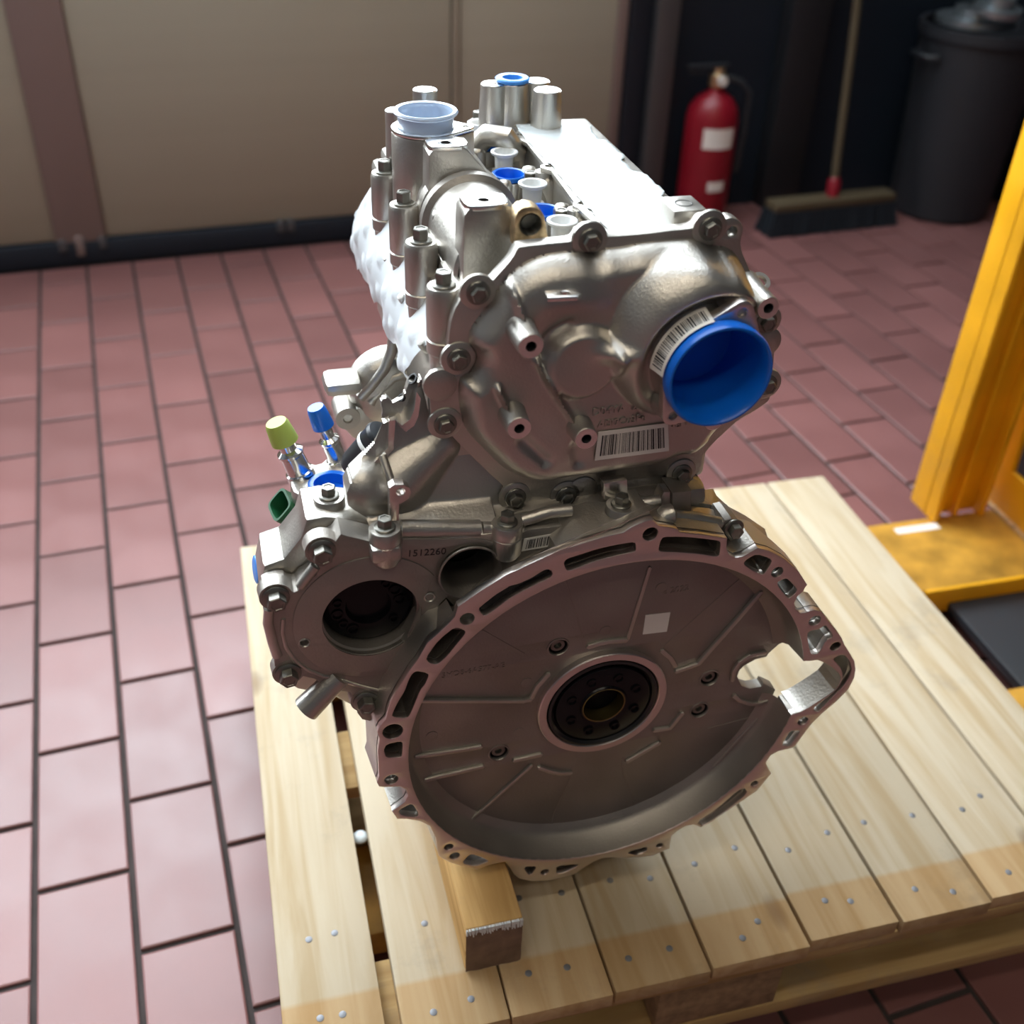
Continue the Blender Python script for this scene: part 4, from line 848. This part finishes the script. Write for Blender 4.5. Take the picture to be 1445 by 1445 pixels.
# far cluster of posts
fp = PW(.48, 'N 340,172 N 500,158 N 712,148 N 800,225')
for (u, v), r_, k in zip(fp, (.0125, .0165, .0125, .0135), (0, 1, 0, 0)):
    o = E_mesh('post', lathe([(r_*1.45, -.09), (r_*1.1, -.02), (r_*1.02, 0), (0, 0)], (u, v, .48), UP, 26), M['cast'], ck)
    E_mesh('post_top', lathe([(r_*.97, 0), (r_*.94, .0008), (.004, .0008), (.0036, -.0005), (0, -.0005)], (u, v, .48), UP, 24), M['mach_bright'], o)
p = PW(.44, 'N 560,440')[0]; o = E_mesh('oil_port', lathe([(.018, -.04), (.0185, -.006), (.017, 0), (.013, 0), (.012, -.012), (0, -.012)], (p[0], p[1], .441), UP, 30), M['cast'], ck)
E_mesh('bore', lathe([(.0128, -.001), (.012, -.011), (0, -.011)], (p[0], p[1], .441), UP, 24), M['dark'], o)
E_mesh('hose_stub', tube([(-.052, .385, .43), (-.04, .375, .446), (-.025, .36, .448), (-.012, .365, .43)], .011, 14), M['cast'], ck, 60)
# plug wells
plugs = []
for s in ('N 920,1385', 'N 670,1065', 'N 430,795', 'N 225,545'):
    p = PW(.434, s)[0]; plugs.append((p, 'white')); E_mesh('injector_well', lathe([(.0155, -.024), (.0125, -.012), (.0112, -.008), (.0085, -.008), (.0085, -.02)], (p[0], p[1], .430), UP, 26), M['cast'], ck)
for s in ('N 755,1245', 'N 475,935', 'N 255,670'):
    p = PW(.432, s)[0]; plugs.append((p, 'blue')); E_mesh('plug_well', lathe([(.0175, -.03), (.0155, -.006), (.0148, -.003), (.0128, -.003), (.0125, -.02)], (p[0], p[1], .430), UP, 26), M['cast'], ck)
# eyelet and threaded block standing behind the cover's top edge
ey = E_plate('lifting_eye', PX(.085, 'B 520,480 520,300 522,230 540,180 580,145 640,130 700,138 745,165 772,205 790,300 800,380 830,440 700,455'), [circle(PX(.085, 'B 655,283')[0], .0085, 28)], .085, .101, M['gold'], hd, bev=.0012)
c = PX(.085, 'B 655,283')[0]; E_mesh('eye_bush', lathe([(.0085, -.002), (.0083, .0002), (.0074, -.001), (.0070, -.011), (0, -.011)], (c[0], .085, c[1]), VIEW, 28), M['bolt'], ey)
x0, x1 = .0335, .0575; E_box('lifting_block', (x0, x1+.004, .079, .112, .448, .4735), M['cast'], hd, .0022)
E_mesh('bore', lathe([(.0072, .0003), (.0066, .0005), (.0056, -.0005), (.0056, -.008), (0, -.008)], ((x0+x1)/2+.002, .094, .4735), UP, 22), M['dark'], hd)
E_mesh('side_eye', lathe([(.005, 0), (.0085, 0), (.0085, .003), (.005, .003)], (*PX(.085, 'C 1275,775')[0][:1], .085, PX(.085, 'C 1275,775')[0][1]), (.1, -.5, .8), 20, closed=True), M['cast'], hd)

# ---- side bracket (alternator mount) low on the left
ARM = PX(.30, 'P 604,500 585,470 560,445 540,430 553,470 556,500 545,528 522,555 500,567 477,577 478,592 486,600 497,612 520,622 550,610 600,600')
ab = E_plate('mount_bracket', rounded(ARM, 1, .25), [], .285, .32, M['cast'], None, bev=.006)
for s in ('R 640,130 620,330 560,480 440,640 350,730', 'R 760,520 640,560 520,680 440,770'):
    E_mesh('bracket_rib', tube([(u, .284, w_) for u, w_ in PX(.284, s)], .0055, 10), M['cast'], ab, 60)
p = PX(.283, 'R 640,720')[0]; E_mesh('bracket_dome', lathe([(.045, -.02), (.043, -.004), (.034, .006), (.018, .011), (0, .012)], (p[0], .29, p[1]), VIEW, 36), M['cast'], ab, 60)
p = PX(.28, 'R 250,920')[0]; E_mesh('bracket_boss', lathe([(.013, -.03), (.0125, .002), (.005, .002), (.004, -.005), (0, -.005)], (p[0], .284, p[1]), VIEW, 24), M['cast'], ab)
E_box('bracket_foot', (-.225, -.188, .262, .30, .234, .250), M['cast'], ab, .0075)

# ---- oil filter housing with pipes on the left
fh = E_plate('filter_housing', rounded(PW(.20, 'I 350,620 420,560 500,545 600,570 680,500 760,450 870,470 910,540 910,690 850,850 840,960 700,1080 560,1010 540,900 430,830 360,790'), 1), [circle(PW(.20, 'I 705,745')[0], .0175, 30)], .125, .20, M['cast'], None, axis='w', bev=.004)
E_box('filter_bracket', (-.262, -.226, .07, .12, .165, .212), M['cast'], fh, .005)
for s, r_, l, dr in (('I 445,650', .0085, .054, (-.30, .02, 1)), ('I 765,545', .0068, .057, (-.28, .02, 1))):
    p = PW(.20, s)[0]; d = Vector(dr).normalized()
    pi = E_mesh('coolant_pipe', lathe([(r_*1.6, -.004), (r_*1.55, .003), (r_*1.35, .004), (r_*1.3, .022), (r_*1.45, .0235), (r_*1.45, .026), (r_*1.2, .0275), (r_*.95, .029), (r_*.95, l), (r_*.7, l), (r_*.7, l-.01), (0, l-.01)], (p[0], p[1], .20), d, 26), M['steel'], fh, 30)
gp = PW(.175, 'I 430,930')[0]
gs = E_mesh('sensor', lathe([(.008, -.02), (.008, 0), (.01, .002), (.01, .008), (0, .008)], (gp[0]+.012, gp[1]+.004, .150), (-.4, .1, .6), 18), M['steel'], fh)
Gx = frame((gp[0]-.002, gp[1], .166), (-.62, -.1, .62))
def conn(z0, z1, a, b, n=24):
    return [Gx @ Vector((math.copysign(abs(math.cos(t))**.45, math.cos(t))*a, math.copysign(abs(math.sin(t))**.45, math.sin(t))*b, z)) for z in (z0, z1) for t in [2*math.pi*i/n for i in range(n)]]
n = 24; Vo = conn(-.024, .022, .0165, .0122); Vi = conn(.002, .022, .0142, .0099)
V = Vo+Vi; F = [(i, (i+1) % n, n+(i+1) % n, n+i) for i in range(n)]+[(2*n+i, 2*n+(i+1) % n, 3*n+(i+1) % n, 3*n+i) for i in range(n)]+[(n+i, n+(i+1) % n, 3*n+(i+1) % n, 3*n+i) for i in range(n)]+[tuple(range(n)), tuple(range(2*n, 3*n))]
E_mesh('connector', (V, F), M['green_dark'], gs, 40)
p = PX(.14, 'I 1060,430')[0]; so = E_mesh('solenoid', lathe([(.014, -.03), (.016, -.024), (.016, .012), (.0165, .013), (.0165, .015), (.015, .018), (.008, .02), (0, .02)], (p[0], .14, p[1]), (.55, -.2, .8), 28), M['plastic_black'], None, 40)
E_mesh('solenoid_pin', lathe([(.004, 0), (.004, .02), (.003, .022), (0, .022)], (p[0]+.012, .136, p[1]+.013), (.55, -.2, .8), 14), M['steel'], so)
E_mesh('solenoid_band', lathe([(.0166, 0), (.017, .001), (.017, .0035), (.0166, .0045)], (p[0], .14, p[1]), (.55, -.2, .8), 28), M['white_plastic'], so, 40)
E_box('gear_case_lug', (-.283, -.262, .07, .12, .20, .215), M['cast'], None, .004) if 0 else None
# castings joining the filter housing, the gear case and the crankcase
E_box('side_casting', (-.245, -.14, .09, .22, .05, .19), M['cast'], None, .014)

# ================================================================== CAPS, PLUGS AND FILM (loose protective pieces, each a thing)
def cap(name, label, catg, geo, m, u, v, w_, group=None, smooth=40):
    """geo is built in crank coordinates; the thing's base is at (u, v, w)"""
    V, F = geo; o = mesh(name, [(p[0]-u, p[1]-v, p[2]-w_) for p in V], F, m, None, smooth)
    o.location = world(u, v, w_); o.rotation_euler = (0, 0, YAW_ENG); o['label'] = label; o['category'] = catg
    if group: o['group'] = group
    return o
cap('intake_cap', 'large bright blue plastic cap plugged into the round neck of the timing cover', 'cap', lathe([(.0425, -.0015), (.0432, .002), (.0432, .0095), (.0422, .0118), (.0408, .012), (.0392, .0105), (.0375, .0), (.0350, -.046), (.034, -.048), (0, -.049), (0, -.051), (.0358, -.050), (.0381, -.0015), (.0425, -.0015)], (CU, .006, CW), VIEW, 72), M['blue'], CU, .006, CW)
names = ['nearest of the four white plugs, behind the top bolt of the timing cover', 'second white plug from the timing cover, between two blue plugs', 'third white plug from the timing cover along the cam cover', 'farthest white plug, near the far posts of the cam cover']
nb_ = ['nearest of the three blue plugs, half hidden behind the golden lifting eye', 'middle of the three blue plugs in the row on the cam cover', 'farthest of the three blue plugs in the row on the cam cover']
wi = bi = 0
for (u, v), k in plugs:
    if k == 'white':
        cap('injector_plug', 'white plug, '+names[wi], 'plug', lathe([(0, -.012), (.0082, -.012), (.0092, .004), (.0125, .0052), (.0132, .0062), (.0132, .0078), (.012, .0084), (.0098, .0078), (.0078, .003), (.007, -.008), (0, -.009)], (u, v, .432), UP, 30), M['white_plastic'], u, v, .432, 'white plugs in the cam cover'); wi += 1
    else:
        cap('well_plug', 'blue plastic cup, '+nb_[bi], 'plug', lathe([(0, -.016), (.0115, -.016), (.0125, -.002), (.0155, -.0015), (.0165, 0), (.0165, .0022), (.0155, .003), (.0135, .0024), (.0122, -.002), (.0112, -.013), (0, -.0135)], (u, v, .430), UP, 30), M['blue'], u, v, .430, 'blue plugs in the cam cover'); bi += 1
u, v = mc; cap('filler_plug', 'large milky clear plug standing in the tall filler neck', 'plug', lathe([(.0245, -.03), (.0245, .004), (.0255, .0105), (.0285, .012), (.0292, .0135), (.028, .015), (.0245, .0145), (.0232, .006), (.0228, -.022), (0, -.024), (0, -.03)], (u, v, .4775), UP, 44), M['clear_plastic'], u, v, .4775)
u, v = fp[1]; cap('post_plug', 'light blue plug in the top of a post at the far end of the engine', 'plug', lathe([(.012, -.006), (.013, .0008), (.017, .001), (.0175, .0035), (.016, .0046), (.0105, .0042), (.0095, -.001), (0, -.0015), (0, -.006)], (u, v, .4808), UP, 30), M['blue_light'], u, v, .4808)
u, v = PW(.20, 'I 705,745')[0]; cap('port_plug', 'blue ring plug in the round port of the white filter housing', 'plug', lathe([(.0172, -.012), (.0172, .0002), (.0205, .0004), (.021, .0016), (.019, .002), (.0158, .0016), (.0145, -.008), (0, -.0095), (0, -.012)], (u, v, .2002), UP, 36), M['blue'], u, v, .2002)
for s, r_, l, dr, m_, lb_ in (('I 445,650', .0085, .054, (-.30, .02, 1), 'green_light', 'yellow-green rubber cap on the thicker coolant pipe'), ('I 765,545', .0068, .057, (-.28, .02, 1), 'blue', 'small blue cap on the thinner coolant pipe')):
    p = PW(.20, s)[0]; d = Vector(dr).normalized(); b = Vector((p[0], p[1], .20))+d*(l-.016)
    cap('pipe_cap', lb_, 'cap', lathe([(r_*.98, 0), (r_*1.5, 0), (r_*1.45, .006), (r_*1.3, .018), (r_*1.12, .0215), (0, .022), (0, .018), (r_*.98, .0165)], tuple(b), d, 26), M[m_], b.x, b.y, b.z)
p = PX(.1, 'J 90,140')[0]; cap('side_plug', 'blurred light blue plug on the outer side of the gear case', 'plug', lathe([(.011, -.01), (.011, .002), (.0125, .003), (.0125, .007), (.01, .008), (0, .007)], (p[0]+.004, .1, p[1]), (-1, -.1, .1), 24), M['blue_light'], p[0]+.004, .1, p[1])
# film over the intake side: a thin wavy sheet with tabs on its outer edge
RS = [(x, y) for x, y in PW(.4465, 'N 545,545 530,510 800,495 1040,485 1120,500 1175,525 1170,545 1200,600 1240,632 1300,640 1340,665 S 230,300 372,415 372,430 340,445 440,540 520,550 560,580 710,715 700,745 680,748 790,842')]+[(.088, .085), (.006, .085)]+[(u-.0035, v) for u, v in PW(.4465, 'N 1390,1440 1130,1168 860,860 650,640')]
def sheet(x, y): return .0005*np.sin(y*210+x*30+np.sin(x*90))+.0003*np.sin(y*420-x*60)
def flat_sheet(name, poly, w_, m, res, t=.0008):
    o = relief(name, poly, lambda x, y: sheet(x, y), m, None, res=res)
    me = o.data; me.transform(Matrix(((1, 0, 0, 0), (0, 0, 1, 0), (0, 1, 0, 0), (0, 0, 0, 1)))); me.flip_normals(); return o
o = flat_sheet('protective_film', RS, .4465, M['film'], .003)
o.location = world(0, 0, .4460); o.rotation_euler = (0, 0, YAW_ENG)
o['label'] = 'white protective film sheet over the intake side, with tabs on its right edge'; o['category'] = 'film'
md = o.modifiers.new('thickness', 'SOLIDIFY'); md.thickness = .0006
# bubble film hanging down the left flank of the head
top = [(-.141, .092, .385), (-.1415, .18, .386), (-.143, .27, .387), (-.1445, .36, .388), (-.148, .42, .388)]
low = PW(.30, 'P 590,540 570,492 555,450 540,418 522,385 512,365')
low = [(u-.008, v, .30) for u, v in low]
nu, nv = 90, 26; V, F = [], []
tp_, lw = np.array(top), np.array(low)
for i in range(nu+1):
    f = i/nu; a = np.array([np.interp(f*(len(tp_)-1), range(len(tp_)), tp_[:, k]) for k in range(3)]); b = np.array([np.interp(f*(len(lw)-1), range(len(lw)), lw[:, k]) for k in range(3)])
    for j in range(nv+1):
        g = j/nv; p = a*(1-g)+b*g; s_ = f*8.5+g*1.6
        bub = max(0, math.sin(2*math.pi*s_))**.6*max(0, math.sin(2*math.pi*(g*2.4+.5*(int(s_) % 2))))**.5 if math.sin(2*math.pi*(g*2.4+.5*(int(s_) % 2))) > 0 and math.sin(2*math.pi*s_) > 0 else 0
        p[0] -= .012*math.sin(math.pi*g)+.0032*bub+.002*math.sin(f*23)*g
        if j == nv: p[2] += .004*math.sin(f*40)
        V.append(tuple(p))
for i in range(nu):
    for j in range(nv): a = i*(nv+1)+j; F.append((a, a+nv+1, a+nv+2, a+1))
o = mesh('bubble_film', V, F, M['film2'], None, 60); o.location = world(0, 0, 0); o.rotation_euler = (0, 0, YAW_ENG)
o['label'] = 'white bubble film hanging down the left flank of the engine beside the bolt towers'; o['category'] = 'film'
# small printed sticker on the barrel
V, F = [], []
for i in range(9):
    a = 1.35+.42*i/8; V += [(-.091+.0394*math.cos(a), .155, .416+.0394*math.sin(a)), (-.091+.0394*math.cos(a), .20, .416+.0394*math.sin(a))]
s_ = E_mesh('sticker', (V, [(2*i, 2*i+1, 2*i+3, 2*i+2) for i in range(8)]), M['label'], br, 60)
V, F = [], []
for i in range(5):
    a = 1.55+.2*i/4; V += [(-.091+.0396*math.cos(a), .185, .416+.0396*math.sin(a)), (-.091+.0396*math.cos(a), .197, .416+.0396*math.sin(a))]
E_mesh('sticker_print', (V, [(2*i, 2*i+1, 2*i+3, 2*i+2) for i in range(4)]), M['orange_ink'], s_, 60)

o = mesh('plastic_scrap', *lathe([(0, 0), (.0085, .0005), (.0095, .002), (.0085, .004), (.0045, .0055), (0, .006)], n=14), M['film'], None, 60)
o.location = PAL_R @ Vector((.0635, .822, .2035)); o['label'] = 'small white plastic scrap caught in the gap between the two leftmost deck boards'; o['category'] = 'scrap'
